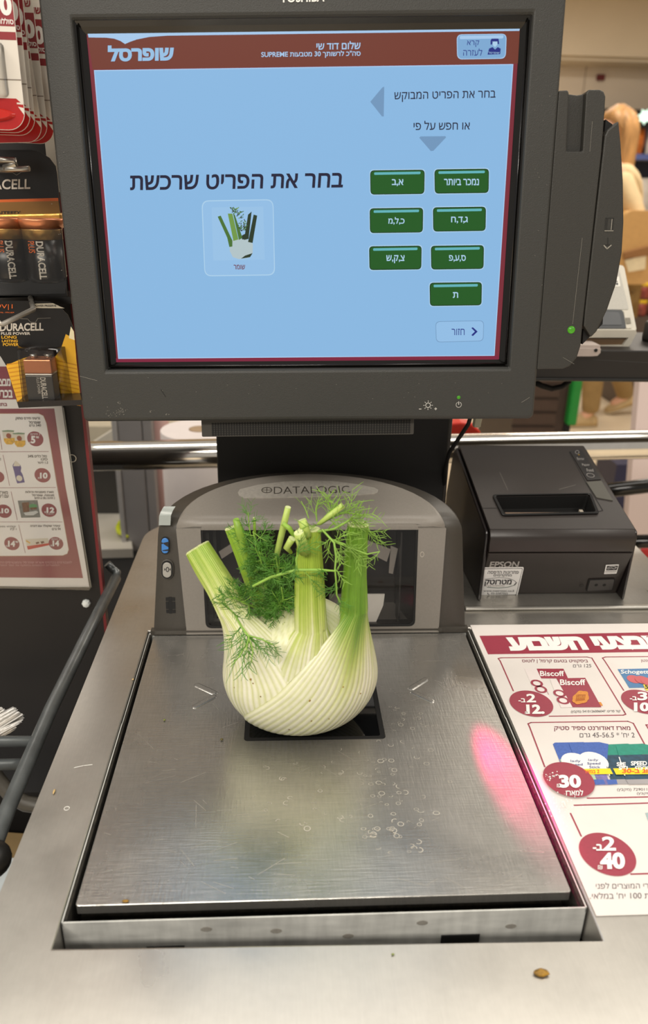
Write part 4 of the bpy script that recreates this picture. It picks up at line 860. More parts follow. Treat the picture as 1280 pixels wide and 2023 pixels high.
b = MB(); P = [(-60, 425), (120, 421), (122.5, 437), (117, 452), (-60, 452)]; b.pxprism([onY(x, y, .354) for x, y in P], M_gold, (0, 0, 0), (0, .0175, 0)); b.build('gold_band', pk, bevel=.0015)
def dcell(px, roll):
    cx_ = onY(px, 500, .352).x; z0 = .3085; y0 = .352; fr_ = Frame((cx_, y0, z0)); b = MB()
    b.lathe([(.0100, 0), (.0140, .0012), (.0158, .005), (.0158, .0345)], M_cardk, fr_, 32); c_ = b.build('battery_cell', pk)
    b = MB(); b.lathe([(.01585, .0345), (.01585, .0415), (.0162, .0425)], mat('gold_band', (184, 146, 84), .3, .7), fr_, 32); b.lathe([(.0163, .0425), (.0186, .0490), (.0182, .0505), (.010, .051)], M_copper, fr_, 32); b.build('cell_collar', c_)
    b = MB()    # name running down the cell
    def onc(a_, h): t = -pi / 2 + a_; return fr_(.01595 * cos(t), .01595 * sin(t), h)
    def ctext(s_, a0, a1, h0, h1, m, bo):
        vs_, fs = text_mesh(s_, bo); b.add([onc(a0 + (a1 - a0) * v[1], h0 + (h1 - h0) * v[0]) for v in vs_], fs, m)
    ctext('DURACELL', .05 + roll, .42 + roll, .0335, .004, M_silver, .03); ctext('PLUS', -.40 + roll, -.02 + roll, .0335, .0245, M_orange, .01); b.build('cell_print', c_, fix=False)
dcell(88, -.15); dcell(15, .2)
b = MB(); P = [(-60, 453), (122, 452), (132, 560), (128, 580), (-60, 584)]
fr1 = [onY(x, y, .334) for x, y in P]; bk1 = [onY(x, y, .3715) for x, y in P]; n = len(P)
b.add([p + V((0, 0, 0)) for p in fr1] + [V((q.x, q.y, p.z)) for p, q in zip(fr1, bk1)], [(i, (i + 1) % n, n + (i + 1) % n, n + i) for i in range(1, 4)] + [tuple(range(n))], M_clear); b.build('blister', pk)

# square battery pack
pk = thing('battery_pack', onY(100, 800, .36), 'black and yellow blister pack with one square battery, below the round cells', 'battery pack')
yC = .356; C = CY(yC - .0004); b = MB()
P = [(-25, 600), (0, 594), (70, 594.5), (98, 596), (118, 606), (134, 622), (144, 645), (150, 700), (160, 797), (36, 803), (12, 722), (-8, 690), (-20, 640)]
b.pxprism([onY(x, y, yC) for x, y in P], M_cardk, (0, 0, 0), (0, .0005, 0))
M_yel = mat('yellow_print', (232, 176, 44), .35, var=.12, scale=30); M_yel2 = mat('yellow_stripe', (206, 142, 30), .35)
YP([(12, 722), (45, 708), (60, 704), (150, 704), (160, 796), (37, 802)], M_yel, yC - .0003); YP([(108, 706), (120, 690), (130, 660), (147.5, 670), (150.5, 706)], M_yel, yC - .00035)
YP([(140, 645), (146, 655), (147.5, 672), (136, 668)], mat('white_flash', (244, 232, 190), .4), yC - .00038)
for i in range(11):
    y = 714 + i * 8; YP([(13 + i * 2.2, y + 5), (56 + i, y - 1), (56.5 + i, y + 1.5), (14 + i * 2.2, y + 7.5)], M_yel2, yC - .0004); YP([(112 + i * .7, y - 3), (151 + i * .8, y + 6), (151.5 + i * .8, y + 8.5), (112 + i * .7, y - .5)], M_yel2, yC - .0004)
b.ptext('9V|1', -6, 25, 601, 612, C, M_orange, .0002, .0); b.ptext('6LP3146 - MN1604', -10, 28, 616, 618.5, C, M_orange, .0002, .0)
b.prism([(onY(x, y, yC).x, onY(x, y, yC).z) for x, y in [(63, 600), (105, 599), (120, 606), (128, 609), (64, 608.5)]], mat('card_cream', (200, 192, 174), .4), FACE, -yC + .0002, -yC + .0003); b.ptext('POWER PRESERVE', 68, 111, 602, 606, CY(yC - .0004), M_ink, .0002, .01)
b.ptext('DURACELL', 0, 86, 639, 654.5, C, M_silver, .0002, .03, dy=-1.5); b.ptext('PLUS POWER', 2, 60, 656, 661.5, C, M_silver, .0002, .03)
for t, x0, x1, y0, y1 in (('LONG', 3, 33, 663, 669), ('LASTING', 4, 35, 671, 676), ('POWER', 6, 37, 677.5, 683.5)): b.ptext(t, x0, x1, y0, y1, C, M_yel, .0002, .02)
b.line([C(30, 629), C(55, 630), C(60, 636), C(70, 637), C(75, 629), C(100, 628)], .0004, MATS['hole_edge'], NF, .0002); b.build('card', pk, fix=False)
x0, x1 = onY(50, 750, .336).x, onY(104, 750, .336).x; z0, z1 = onY(80, 791, .336).z, onY(80, 711, .336).z
b = MB(); zc = z1 - (z1 - z0) * .34; b.box(x0, x1, .336, .353, z0, zc - .0016, mat('cell_grey', (70, 66, 62), .35, .3)); b.box(x0, x1, .336, .353, zc, z1, M_copper); b.box(x0, x1, .3362, .353, zc - .0016, zc, M_silver)
cl = b.build('battery_cell', pk, bevel=.0015)
b = MB(); b.text('DURACELL', V((x0 + .0125, .3355, zc - .003)), V((x0 + .0125, .3355, z0 + .0015)), V((x0 + .0175, .3355, zc - .003)), M_silver, .0001, .03); b.text('PLUS POWER', V((x0 + .0095, .3355, zc - .003)), V((x0 + .0095, .3355, z0 + .006)), V((x0 + .0118, .3355, zc - .003)), M_silver, .0001, .0); b.build('cell_print', cl, fix=False)
b = MB(); b.lathe([(.003, 0), (.0034, .003), (.0026, .0035)], M_zinc, Frame((x0 + .007, .3445, z1)), 14); b.build('terminal', cl)
b = MB(); b.lathe([(.0028, 0), (.0028, .001), (.004, .0034), (.0032, .0036)], M_zinc, Frame((x0 + .019, .3445, z1)), 6); b.build('terminal', cl)
b = MB(); P = [(x0 - .004, z0 - .001), (x1 + .006, z0 - .001), (x1 + .004, z1 + .008), (x0 - .003, z1 + .008)]; b.loft([[V((x - .006 * (x < x0) + .004 * (x > x1), .3555, z)) for x, z in P], [V((x, .3335, z)) for x, z in P]], M_clear, True, False, True); b.build('blister', pk)
b = MB(); b.pxprism([onY(34, 794, .33), onY(162, 790, .33), onY(163, 800, .33), onY(37, 806, .33)], mat('pack_foot', (34, 30, 28), .25), (0, 0, 0), (0, .026, 0)); b.build('blister_foot', pk)

# promotion poster in a clear sleeve
M_poster = mat('poster_paper', (244, 240, 234), 0.5, var=.015); PY = .4155; C = CY(PY - .0004); b = MB()
def PP(pts, m, l=0): b.poly([onY(x, y, PY - .0001 - l) for x, y in pts], m)
b.pxprism([onY(x, y, PY) for x, y in [(-120, 704), (102, 704), (122.5, 806), (145, 962), (176.5, 1161), (-120, 1156)]], M_poster, (0, 0, 0), (0, .0006, 0))
M_pm2 = mat('poster_maroon', (140, 52, 66), .35, var=.08, scale=20)
PP([(-120, 724), (93, 724), (98, 789), (-120, 789)], M_pm2, .0001); PP([(-120, 808), (107, 807), (129, 960), (164, 1142), (-120, 1140)], M_pm2, .0001)
b.ptext(heb('מבצע'), -8, 21, 748, 763, C, M_poster, .0002, .04); b.ptext(heb('בכרטיס'), -22, 25, 770, 786, C, M_poster, .0002, .04); b.ptext(heb('בתוקף'), -14, 14, 796, 804, C, M_pm2, .0002, .02)
PP([(-120, 817), (76, 816.5), (86, 821), (92, 836), (112, 958), (136, 1086), (133, 1094), (124, 1097.5), (-120, 1099)], M_poster, .0002)
b.line([C(-40, 1099), C(124, 1097.5), C(133, 1094), C(136, 1086), C(92, 836), C(86, 821), C(76, 816.5), C(-40, 817)], .0005, mat('poster_gold', (186, 140, 110), .5), NF, .0002)
for p in (((-60, 893), (96, 892)), ((-60, 964), (110, 963)), ((-60, 1031), (123, 1031)), ((-3, 840), (4, 888)), ((6, 899), (19, 959)), ((22, 971), (34, 1027)), ((37, 1037), (50, 1092))): b.line([C(*p[0]), C(*p[1])], .0004, M_pm2, NF, .0002)
M_pt = mat('poster_text', (70, 62, 62), .6)
for t, x0, x1, y0, y1 in (('גרעיני תירס מתוק', 31, 79, 824, 830), ('שופרסל', 57, 80, 831, 837), ('340 גרם', 58, 81, 838, 842.5), ('נוזל כלים 24%', 55, 92.5, 898, 903.5), ('סנו', 81, 94, 905, 909.5), ('1.5 ליטר', 74, 95, 911, 916), ('מארז סופגניות גדולות', 50, 106, 969, 974), ('מצופות, שופרסל', 63, 107, 975.5, 981), ('3 יחידות / מיני 6 יחידות', 68, 108.5, 981.5, 986), ('קינדר שוקולד עם דגנים', 60, 119, 1036, 1042), ('94 גרם', 103, 120, 1042.5, 1047), ('מארז', -1, 15.5, 970, 975.5), ('עם ריבה', -6, 17, 977, 983), ('קלחי תירס', -8, 31, 1038, 1043), ('1 ק"ג', 20, 32.5, 1043, 1048), ('סבון', -6, 2, 905, 911)):
    v = heb(t)
    for a_, c_ in (('043', '340'), ('%42', '24%'), ('5.1', '1.5'), ('49', '94')): v = v.replace(a_, c_)
    b.ptext(v, x0, x1, y0, y1, C, M_pt, .0003, .015)
def pcirc(cx_, cy_, rx, big, tx0, tx1, ty0, ty1, small=None):
    a = onY(cx_, cy_, PY - .0004); r = abs(onY(cx_ + rx, cy_, PY - .0004).x - a.x); b.poly([V((a.x + r * cos(t), PY - .0004, a.z + r * sin(t) * .98)) for t in [2 * pi * i / 32 for i in range(32)]], M_pm2)
    b.ptext(big, tx0, tx1, ty0, ty1, CY(PY - .0006), M_white, .0002, .05)
    if small: b.ptext(heb(small), cx_ - rx * .6, cx_ + rx * .6, cy_ - rx * .72, cy_ - rx * .45, CY(PY - .0006), M_white, .0002, .0)
    b.ptext('₪', tx0 - 4, tx0 - 1, ty1 - 3, ty1, CY(PY - .0006), M_white, .0002, 0)
pcirc(69.7, 867, 16, '5', 61, 70, 861, 876, '3 יחידות'); b.ptext('90', 71, 77, 861.5, 866, CY(PY - .0006), M_white, .0002, .03); pcirc(84, 939, 15.8, '10', 79, 94, 933.5, 945.5); pcirc(97, 1008, 15, '12', 92, 107.5, 1002, 1013); b.ptext(heb('למארז'), 92, 106, 1013.5, 1016.5, CY(PY - .0006), M_white, .0002, 0)
pcirc(110.5, 1073.5, 14.5, '14', 104, 117, 1067.5, 1079, '2 יחידות'); pcirc(-4, 942, 12.5, '8', -8, -1, 936, 947); pcirc(8, 1010, 15, '10', 3, 18, 1004, 1014); pcirc(23.5, 1074, 15, '14', 16, 30, 1068, 1080); b.ptext('90', 30.5, 36, 1068.5, 1072.5, CY(PY - .0006), M_white, .0002, .03)
for t, x0, x1, y0, y1 in (('למצטרפים בכרטיס אשראי שופרסל והמצטרפים החדשים', -14, 142, 1108, 1113), ('המוצרים המוצגים בתוקף עד גמר המלאי', -6, 117, 1114.5, 1119)): b.ptext(heb(t), x0, x1, y0, y1, C, mat('poster_small', (214, 160, 166), .5), .0002, 0)
# little product pictures on the poster
M_tin, M_corn, M_lid = mat('tin_white', (222, 214, 196), .5), mat('corn_yellow', (222, 172, 48), .5, var=.25, scale=500), mat('lid_green', (124, 150, 118), .5)
for dx, dy in ((0, 0), (21, 5)):
    PP([(4 + dx, 852 + dy), (27 + dx, 851 + dy), (29 + dx, 872 + dy), (25 + dx, 877 + dy), (12 + dx, 877 + dy), (8 + dx, 872 + dy)], M_tin, .0003 + dx * .000004); PP([(7 + dx, 866 + dy), (29 + dx, 865 + dy), (29 + dx, 873 + dy), (24 + dx, 878 + dy), (13 + dx, 878 + dy), (8 + dx, 872 + dy)], M_corn, .0005 + dx * .000004)
    PP([(3 + dx, 851 + dy), (15 + dx, 849.5 + dy), (28 + dx, 850.5 + dy), (27 + dx, 853 + dy), (6 + dx, 853 + dy)], M_lid, .0006 + dx * .000004); a = onY(17 + dx, 861 + dy, PY - .001); b.poly([V((a.x + .0024 * cos(t), PY - .0010, a.z + .0026 * sin(t))) for t in [2 * pi * i / 14 for i in range(14)]], mat('tin_brown', (150, 72, 40), .5))
PP([(29, 912), (30, 910), (32, 911), (40, 918), (42, 924), (41, 931), (45, 938), (49, 953), (34, 955), (30, 942), (28, 932), (25, 922), (25, 919)], mat('bottle_purple', (84, 72, 136), .5), .0003); PP([(29, 912), (30, 910), (32, 911), (40, 918), (39, 921), (26, 921)], M_tin, .0005); a = onY(38, 945, PY - .001); b.poly([V((a.x + .0030 * cos(t), PY - .0008, a.z + .0032 * sin(t))) for t in [2 * pi * i / 16 for i in range(16)]], M_tin)
PP([(35, 989), (74, 988), (80, 1022), (42, 1023)], mat('photo_grey', (120, 122, 118), .5, var=.25, scale=300), .0003); PP([(43, 993), (57, 992), (58, 1011), (46, 1012)], mat('photo_brown', (112, 74, 50), .5, var=.4, scale=900), .0005); PP([(57, 998), (64, 995), (72, 997), (74, 1002), (58, 1003)], mat('photo_green', (84, 150, 96), .5), .0005); PP([(59, 1003), (73, 1002), (72, 1006), (61, 1007)], MATS['photo_brown'], .0006); PP([(47, 1013), (72, 1009), (76, 1012), (66, 1018), (50, 1018)], mat('photo_white', (206, 208, 204), .5), .0006)
PP([(49.5, 1065), (95, 1063), (97, 1077), (55, 1086)], M_tin, .0003); PP([(53, 1079), (97, 1073), (97, 1077), (55, 1086)], mat('choc_red', (200, 66, 52), .5), .0005); PP([(70, 1072), (76, 1070), (78, 1073), (72, 1075)], MATS['photo_brown'], .0006); PP([(80, 1070), (86, 1069), (88, 1072), (82, 1074)], MATS['photo_brown'], .0006); PP([(52, 1067), (60, 1072), (59, 1074), (51, 1069)], M_corn, .0006)
po_ = thing('promotion_poster', onY(30, 1160, PY), 'maroon and white price poster in a clear sleeve on the black rack', 'poster'); b.build('poster_sheet', po_, fix=False)
b = MB(); b.pxprism([onY(x, y, PY - .0016) for x, y in [(-120, 702), (104, 702), (125, 806), (148, 962), (180, 1160), (176, 1166), (-120, 1160)]], glass('sleeve_film', (.98, .98, .98), .04, .15), (0, 0, 0), (0, .0001, 0))
for p, q in (((125, 806), (148, 962)), ((148, 962), (180, 1160)), ((180, 1160), (-60, 1161))): b.line([onY(*p, PY - .0018), onY(*q, PY - .0018)], .0009, mat('sleeve_edge', (110, 108, 100), .2), NF, .0)
b.build('sleeve', po_, fix=False)

# ------------------------------------------------------------------ bag holder of grey tube, left of the counter
M_tube = mat('grey_tube', (104, 108, 108), .32, .35, var=.2, scale=60)
bh = thing('bag_holder', (-.27, .2, -.30), 'dark grey welded tube bag holder running along the left edge of the counter', 'bag holder')
b = MB(); z = -.02; P = [V((-.2180, .44, z - .004)), V((-.2120, .455, z)), V((-.2125, .445, z)), V((-.2165, .33, z)), V((-.2195, .21, z)), V((-.2185, .10, z)), V((-.215, .03, z)), V((-.212, -.06, z))]
b.tube(P[2:], .0058, M_tube, 14); b.tube([V((-.2235, .458, z + .012)), V((-.219, .458, z + .006)), V((-.2132, .456, z + .002)), V((-.2125, .444, z))], .0045, M_tube, 12); b.build('side_tube', bh)
b = MB(); b.tube([V((-.42, .1735, z)), V((-.2195, .1700, z))], .0044, M_tube, 12); b.build('cross_tube', bh)
b = MB(); b.tube([V((-.42, .1560, z - .012)), V((-.2195, .1535, z - .008))], .0044, M_tube, 12); b.build('cross_tube', bh)
b = MB(); P = [onZ(x, y, -.16) for x, y in ((-60, 1460), (-25, 1510), (0, 1545), (25, 1574), (52, 1588), (80, 1592), (110, 1588))]; b.tube(P, .0075, mat('dark_tube', (66, 62, 54), .45, var=.2), 12); b.build('curved_tube', bh)
b = MB(); a = onZ(-6, 1698, -.02); b.ball(a + V((-.004, 0, 0)), .013, .013, .012, M_black, 18, 12); b.build('end_cap', bh)
b = MB(); b.tube([V((-.3585, .17, -.02)), V((-.3585, .17, -.35))], .005, M_tube, 10); b.build('upright', bh)
bs = thing('bagging_shelf', (-.5, .2, FZ), 'grey bagging shelf far below the tube bag holder', 'shelf')
b = MB(); b.box(-.8, -.20, -.05, .415, -.40, -.38, mat('shelf_grey', (130, 132, 136), .5, var=.06)); b.build('shelf_board', bs); b = MB(); b.box(-.75, -.25, 0, .36, FZ, -.40, M_cab); b.build('pedestal', bs)
b = MB(); P = [onZ(x, y, -.379) for x, y in ((-80, 1640), (60, 1650), (60, 1700), (-80, 1700))]; b.pxprism(P, mat('brown_board', (132, 110, 74), .6, var=.15, scale=20), (0, 0, 0), (0, 0, .002)); tag(b.build('cardboard_sheet'), 'brown board lying on the shelf below the tube bag holder', 'cardboard')
b = MB(); P = [onZ(x, y, -.3768) for x, y in ((-120, 1682), (45, 1698), (20, 1800), (-120, 1800))]; b.pxprism(P, mat('white_sheet', (206, 214, 216), .5), (0, 0, 0), (0, 0, .001)); tag(b.build('paper_sheet'), 'pale sheet lying on the shelf at the lower left edge', 'paper')
b = MB(); a = onZ(13, 1594, -.379); b.ball(a, .0035, .003, .0025, M_white, 10, 6); tag(b.build('paper_scrap'), 'tiny white scrap on the grey shelf under the bag holder', 'scrap')
# crumpled white bag hanging at the left edge
b = MB(); M_bag = mat('white_plastic_film', (236, 234, 230), .4, var=.03, scale=30)
def frill(tip0, tip1, root, amp, n, seed, y0):
    r_ = random.Random(seed); rows = 7; A = []
    for j in range(rows):
        t = j / (rows - 1)
        for i in range(n):
            s_ = i / (n - 1); x = root[0] * (1 - t) + t * (tip0[0] + (tip1[0] - tip0[0]) * s_) + (1 - t) * (s_ - .5) * 26; y = root[1] * (1 - t) + t * (tip0[1] + (tip1[1] - tip0[1]) * s_) + (1 - t) * (s_ - .5) * 20
            ph = s_ * 26 + t * 3; x += t * 2.2 * sin(ph * 1.7 + seed); y += t * 1.8 * cos(ph * 1.3)
            A.append(onY(x, y, y0 + amp * sin(ph) * (.35 + .65 * t) + .012 * sin(pi * s_) * -1))
    b.add(A, [(j * n + i, j * n + i + 1, (j + 1) * n + i + 1, (j + 1) * n + i) for j in range(rows - 1) for i in range(n - 1)], M_bag, True)
frill((26, 1397), (48, 1416), (-40, 1450), .004, 40, 1, .22); frill((-10, 1390), (13, 1406), (-60, 1425), .004, 34, 2, .228); frill((46, 1420), (28, 1440), (-45, 1470), .003, 26, 4, .216)
bgo = tag(b.build('plastic_bag', fix=False), 'crumpled white plastic bag hanging at the left edge in front of the black rack', 'plastic bag'); md = bgo.modifiers.new('film', 'SOLIDIFY'); md.thickness = .0004
# ------------------------------------------------------------------ chrome rail behind the counter, things beyond it
b = MB(); zr = 0.012; a, c = onY(180, 901, .80), onY(1279, 878, .80); d = (c - a).normalized(); rr_ = .0228
a = a - d * .25; c = c + d * .35; b.tube([a, a + d * .3, c - d * .3, c], rr_, M_chrome, 40); rl = tag(b.build('guard_rail'), 'thick shiny chrome rail running behind the scanner, monitor column and printer', 'rail')
for t in (.03, .95):
    p = a + (c - a) * t; b = MB(); b.tube([V((p.x, p.y, p.z - .02)), V((p.x, p.y, FZ))], .02, M_chrome, 20); b.build('rail_post', rl)
# left, between rack and monitor
M_post = mat('post_grey', (140, 138, 138), .45, var=.03); M_post2 = mat('post_edge', (170, 168, 166), .4)
b = MB(); yy = 1.15
def slab(pts, y, depth, m, zlow=None):
    P = [onY(p[0], p[1], y) for p in pts]
    if zlow is not None: P = [V((p.x, p.y, zlow)) if k >= len(P) // 2 else p for k, p in enumerate(P)]
    b.pxprism(P, m, (0, 0, 0), (0, depth, 0))
x0, x1, x2, x3 = onY(226, 900, yy).x, onY(236, 900, yy).x, onY(283, 900, yy).x, onY(303, 900, yy).x
b.box(x1, x2, yy, yy + .10, FZ, .30, M_post); b.box(x0, x1, yy - .004, yy + .10, FZ, .30, M_post2); b.box(x2 + .0015, x3, yy + .002, yy + .10, FZ, .30, M_post)
tag(b.build('metal_post', bevel=.002), 'flat grey metal post behind the chrome rail beside the white paper roll', 'post')
b = MB(); p = onY(318, 900, 1.20); b.tube([V((p.x, 1.20, FZ)), V((p.x, 1.20, .3))], .020, mat('pinkish_post', (196, 160, 154), .35, var=.1, scale=4), 24); tag(b.build('round_post'), 'pinkish round post between the grey post and the white paper roll', 'post')
b = MB(); c0 = onY(394, 848, 1.02); cz = c0.z; R0_ = .070
b.lathe([(R0_ - .002, -.40), (R0_, -.398), (R0_, -.001), (R0_ - .001, 0)], mat('roll_white', (240, 230, 226), .7, var=.02), Frame((c0.x, c0.y, cz)), 48)
rl_ = b.build('paper_roll'); tag(rl_, 'big white paper roll standing on end behind the chrome rail', 'paper roll')
b = MB(); b.lathe([(.019, .0), (.019, .0012), (.0165, .0014)], mat('roll_core', (176, 150, 120), .7), Frame((c0.x, c0.y, cz)), 24); b.build('roll_core', rl_)
b = MB(); b.box(c0.x - .075, c0.x + .09, c0.y - .085, c0.y + .12, FZ, cz - .40, mat('next_counter', (96, 92, 90), .4)); tag(b.build('side_cabinet'), 'low grey cabinet carrying the white paper roll behind the rail', 'cabinet')
b = MB(); P = [onY(x, y, 1.30) for x, y in ((178, 878), (228, 846), (228, 872), (180, 896))]; b.pxprism(P, mat('white_board', (226, 220, 206), .5), (0, 0, 0), (0, .02, 0)); b.box(onY(178, 895, 1.3).x, onY(228, 895, 1.3).x, 1.3, 1.32, FZ, onY(180, 896, 1.3).z, mat('board_stand', (60, 58, 55), .5)); tag(b.build('price_board'), 'slanted white board just above the chrome rail beside the rack edge', 'board')
nc = thing('next_checkout', (-.75, 1.5, FZ), 'pale grey neighbouring checkout surface with black edges below the chrome rail', 'counter')
b = MB(); z0 = -.30; P = [onZ(x, y, z0) for x, y in ((120, 990), (246, 975), (262, 1084), (120, 1088))]; b.pxprism(P, mat('pale_grey_top', (196, 190, 178), .4, var=.05, scale=8), (0, 0, -.02), (0, 0, 0)); b.build('top', nc)
b = MB(); p = onZ(190, 988, z0); b.box(p.x - .6, p.x + .14, p.y + .02, p.y + .06, z0 - .05, z0 + .055, M_deep); b.box(p.x - .6, p.x + .14, p.y - .8, p.y + .06, FZ, z0 - .022, M_deep); b.build('black_base', nc)
b = MB(); b.box(p.x - .6, p.x + .18, p.y + .07, p.y + .12, z0 - .05, z0 + .16, mat('ledge_cream', (196, 186, 164), .5)); b.build('ledge', nc)
b = MB(); P = [onZ(x, y, z0 + .012) for x, y in ((246, 1028), (238, 1032), (234, 1042), (236, 1051), (244, 1056), (252, 1060))]; b.tube(P, [.004, .0055, .0065, .0065, .004, .003], mat('lime_plastic', (206, 216, 40), .4, var=.15, scale=80), 10)
tag(b.build('wrist_coil'), 'small lime yellow curved plastic piece beside the grey post', 'plastic piece')
# red plastic clip on the rail
b = MB(); P = [(884, 838), (912, 835), (932, 838), (950, 853), (950, 860), (884, 860)]; b.pxprism([onY(x, y, .86) for x, y in P], mat('red_plastic', (222, 52, 36), .4), (0, 0, 0), (0, .03, 0)); b.tube([onY(915, 850, .87), V((onY(915, 850, .87).x, .87, FZ))], .008, M_black, 8)
tag(b.build('plastic_block', bevel=.003), 'bright red plastic block just behind the chrome rail right of the monitor column', 'plastic piece')

# ------------------------------------------------------------------ black beam with the card terminal
by0, by1 = .60, .74; zt, zb = onY(1200, 692, by0).z, onY(1200, 753, by0).z
bm = thing('mounting_beam', (.5, .67, FZ), 'black horizontal beam behind the monitor carrying the card terminal', 'beam')
b = MB(); b.box(.10, 1.0, by0, by1, zb, zt, mat('beam_black', (34, 30, 27), .45)); b.box(.10, 1.0, by0 - .003, by0, zb, zb + .004, M_black); b.build('beam', bm, bevel=.002)
b = MB(); b.box(.10, .14, .63, .70, FZ, zb, M_black); b.box(.93, .98, .63, .70, FZ, zb, M_black); b.build('beam_post', bm)
b = MB(); b.tube([onY(1050, 752, .66), onY(1070, 762, .66), onY(1090, 768, .66), onY(1110, 764, .66), onY(1126, 752, .66)], .0038, M_deep, 10); b.build('cable', bm)
b = MB(); k_ = onY(1285, 668, .69); b.lathe([(.019, 0), (.0195, .004), (.0195, .022), (.017, .025)], mat('knob_black', (40, 37, 34), .5), Frame((k_.x, .67, zt)), 28); tag(b.build('rubber_knob'), 'round black knob on the beam at the right edge beside the card terminal', 'knob')
tm = thing('card_terminal', onY(1190, 690, .63), 'pale grey card payment terminal tilted on the black beam right of the monitor', 'payment terminal')
M_tg, M_tg2 = mat('terminal_grey', (196, 190, 176), .45, var=.04), mat('terminal_speckle', (176, 172, 162), .5, var=.08, scale=700)
# tilted slab: its top plane runs from front edge (low, near) to back edge (high, far)
fl, fr_, bl_, br_ = onY(1105, 652, .635), onY(1250, 653, .635), onY(1110, 520, .71), onY(1231, 524, .71)
tn = (fr_ - fl).cross(bl_ - fl).normalized(); 
if tn.z < 0: tn = -tn
ex = (fr_ - fl).normalized(); ey = tn.cross(ex); TT = Frame(fl, ex, ey, tn)
def tq(px, py, off=0.0): p = onP(px, py, fl + tn * off, tn) - fl; return (p.dot(ex), p.dot(ey))
top = quad_round([tq(1108, 522), tq(1233, 523), tq(1259, 655), tq(1105, 655)], .006); n = len(top)
bot = [(u * .93 + .003, v * .96 + .004) for u, v in top]
b = MB(); b.loft([[TT(u, v, -.019) for u, v in bot], [TT(u, v, -.004) for u, v in top], [TT(u, v, -.001) for u, v in top], [TT(u * .985 + .001, v * .985 + .001, 0) for u, v in top]], M_tg, True); b.build('body', tm)
b = MB(); b.prism(quad_round([tq(1112, 530), tq(1222, 530), tq(1242, 612), tq(1108, 612)], .003), M_tg2, TT, 0, .0006); b.build('top_panel', tm)
b = MB(); kq = quad_round([tq(1150, 611), tq(1229, 614), tq(1236, 650), tq(1150, 650)], .003); b.prism(kq, mat('keypad_cover', (62, 64, 66), .5), TT, .0004, .0016); b.prism(quad_round([tq(1160, 616), tq(1222, 619), tq(1228, 644), tq(1160, 644)], .003), mat('keypad_pad', (80, 82, 84), .5), TT, .0016, .0022); b.build('screen_cover', tm)
b = MB(); b.prism(quad_round([tq(1231, 615), tq(1242, 616), tq(1246, 650), tq(1236, 650)], .0015), M_tg, TT, .0004, .0016); b.prism([tq(1234, 630), tq(1243, 630), tq(1245, 641), tq(1236, 642)], mat('latch_grey', (120, 114, 100), .4), TT, .0016, .0024); b.build('latch', tm)
b = MB(); b.prism(quad_round([tq(1196, 548), tq(1222, 547), tq(1225, 567), tq(1196, 568)], .0015), mat('terminal_label', (214, 210, 200), .4), TT, .0007, .001); b.prism([tq(1212, 557), tq(1219, 556), tq(1219.5, 558), tq(1212.5, 559)], M_ink, TT, .001, .0012); b.prism([tq(1216, 560), tq(1220, 560), tq(1220.5, 564), tq(1216.5, 564)], M_ink, TT, .001, .0012); b.build('label_plate', tm)
b = MB(); P = [onY(x, y, .632) for x, y in ((1120, 668), (1240, 668), (1228, 682), (1120, 684))]; b.pxprism(P, mat('slot_mouth', (120, 96, 72), .25, .3), (0, 0, 0), (0, .03, 0)); b.build('card_mouth', tm)
b = MB(); P = [onY(x, y, .627) for x, y in ((1120, 652), (1256, 652), (1258, 658), (1243, 684), (1236, 689), (1120, 690), (1120, 684), (1231, 682), (1242, 667), (1120, 667))]; b.pxprism(P, M_tg, (0, 0, 0), (0, .034, 0)); b.build('front_lip', tm)
b = MB(); P = [onY(x, y, .597) for x, y in ((1120, 688), (1187, 689), (1186, 697), (1180, 703), (1170, 704), (1120, 704))]; b.pxprism(P, mat('flange', (190, 176, 168), .4), (0, 0, 0), (0, .003, 0)); b.box(P[0].x, P[1].x, .60, .64, zt + .0005, zt + .006, MATS['flange']); a = onY(1177, 692, .5965); b.prism(circ(a.x, a.z, .0022, 12), M_deep, FACE, -a.y, -a.y + .0005); b.build('mount_flange', tm)

# ------------------------------------------------------------------ black tubes and panels at the right edge
tr = thing('tubular_rack', (.75, .95, FZ), 'black tube rack sticking out behind the printer at the right edge', 'rack')
b = MB(); p, q_ = onY(1150, 975, .86), onY(1285, 959, .86); d = q_ - p; b.tube([p - d * .3, q_ + d * 1.2], .0125, M_gloss, 18); b.build('cross_tube', tr)
b = MB(); p, q_ = onY(1200, 1072, .80), onY(1285, 1069, .80); d = q_ - p; b.tube([p - d * .3, q_ + d * 2], .0115, M_gloss, 18); b.build('cross_tube', tr)
b = MB(); e0 = onY(1285, 959, .86) + (onY(1285, 959, .86) - onY(1150, 975, .86)) * 1.1; b.tube([V((e0.x, .83, e0.z + .0)), V((e0.x, .83, FZ))], .0125, M_gloss, 14); b.build('upright', tr)
wp = thing('white_panel', (1.05, 1.6, FZ), 'pinkish white panel leaning beyond the tubes at the right edge', 'panel')
b = MB(); P = [onY(x, y, 1.55) for x, y in ((1268, 700), (1420, 700), (1420, 1200), (1238, 1200))]; P[2].z = P[3].z = FZ; b.pxprism(P, mat('panel_pink_white', (226, 208, 204), .5, var=.03, scale=3), (0, 0, 0), (0, .03, 0)); b.build('board', wp)
b = MB(); P = [onY(x, y, 1.54) for x, y in ((1268, 1086), (1380, 1084), (1380, 1130), (1280, 1128))]; b.pxprism(P, mat('red_base', (176, 28, 34), .4), (0, 0, 0), (0, .01, 0)); b.build('red_strip', wp)
b = MB(); p = onY(1213, 950, 2.6); q_ = onY(1242, 918, 2.6); b.box(p.x, q_.x + .1, 2.6, 2.8, FZ, q_.z, mat('navy_box', (34, 36, 70), .5)); tag(b.build('storage_box'), 'dark navy box on the floor beyond the black tubes', 'box')
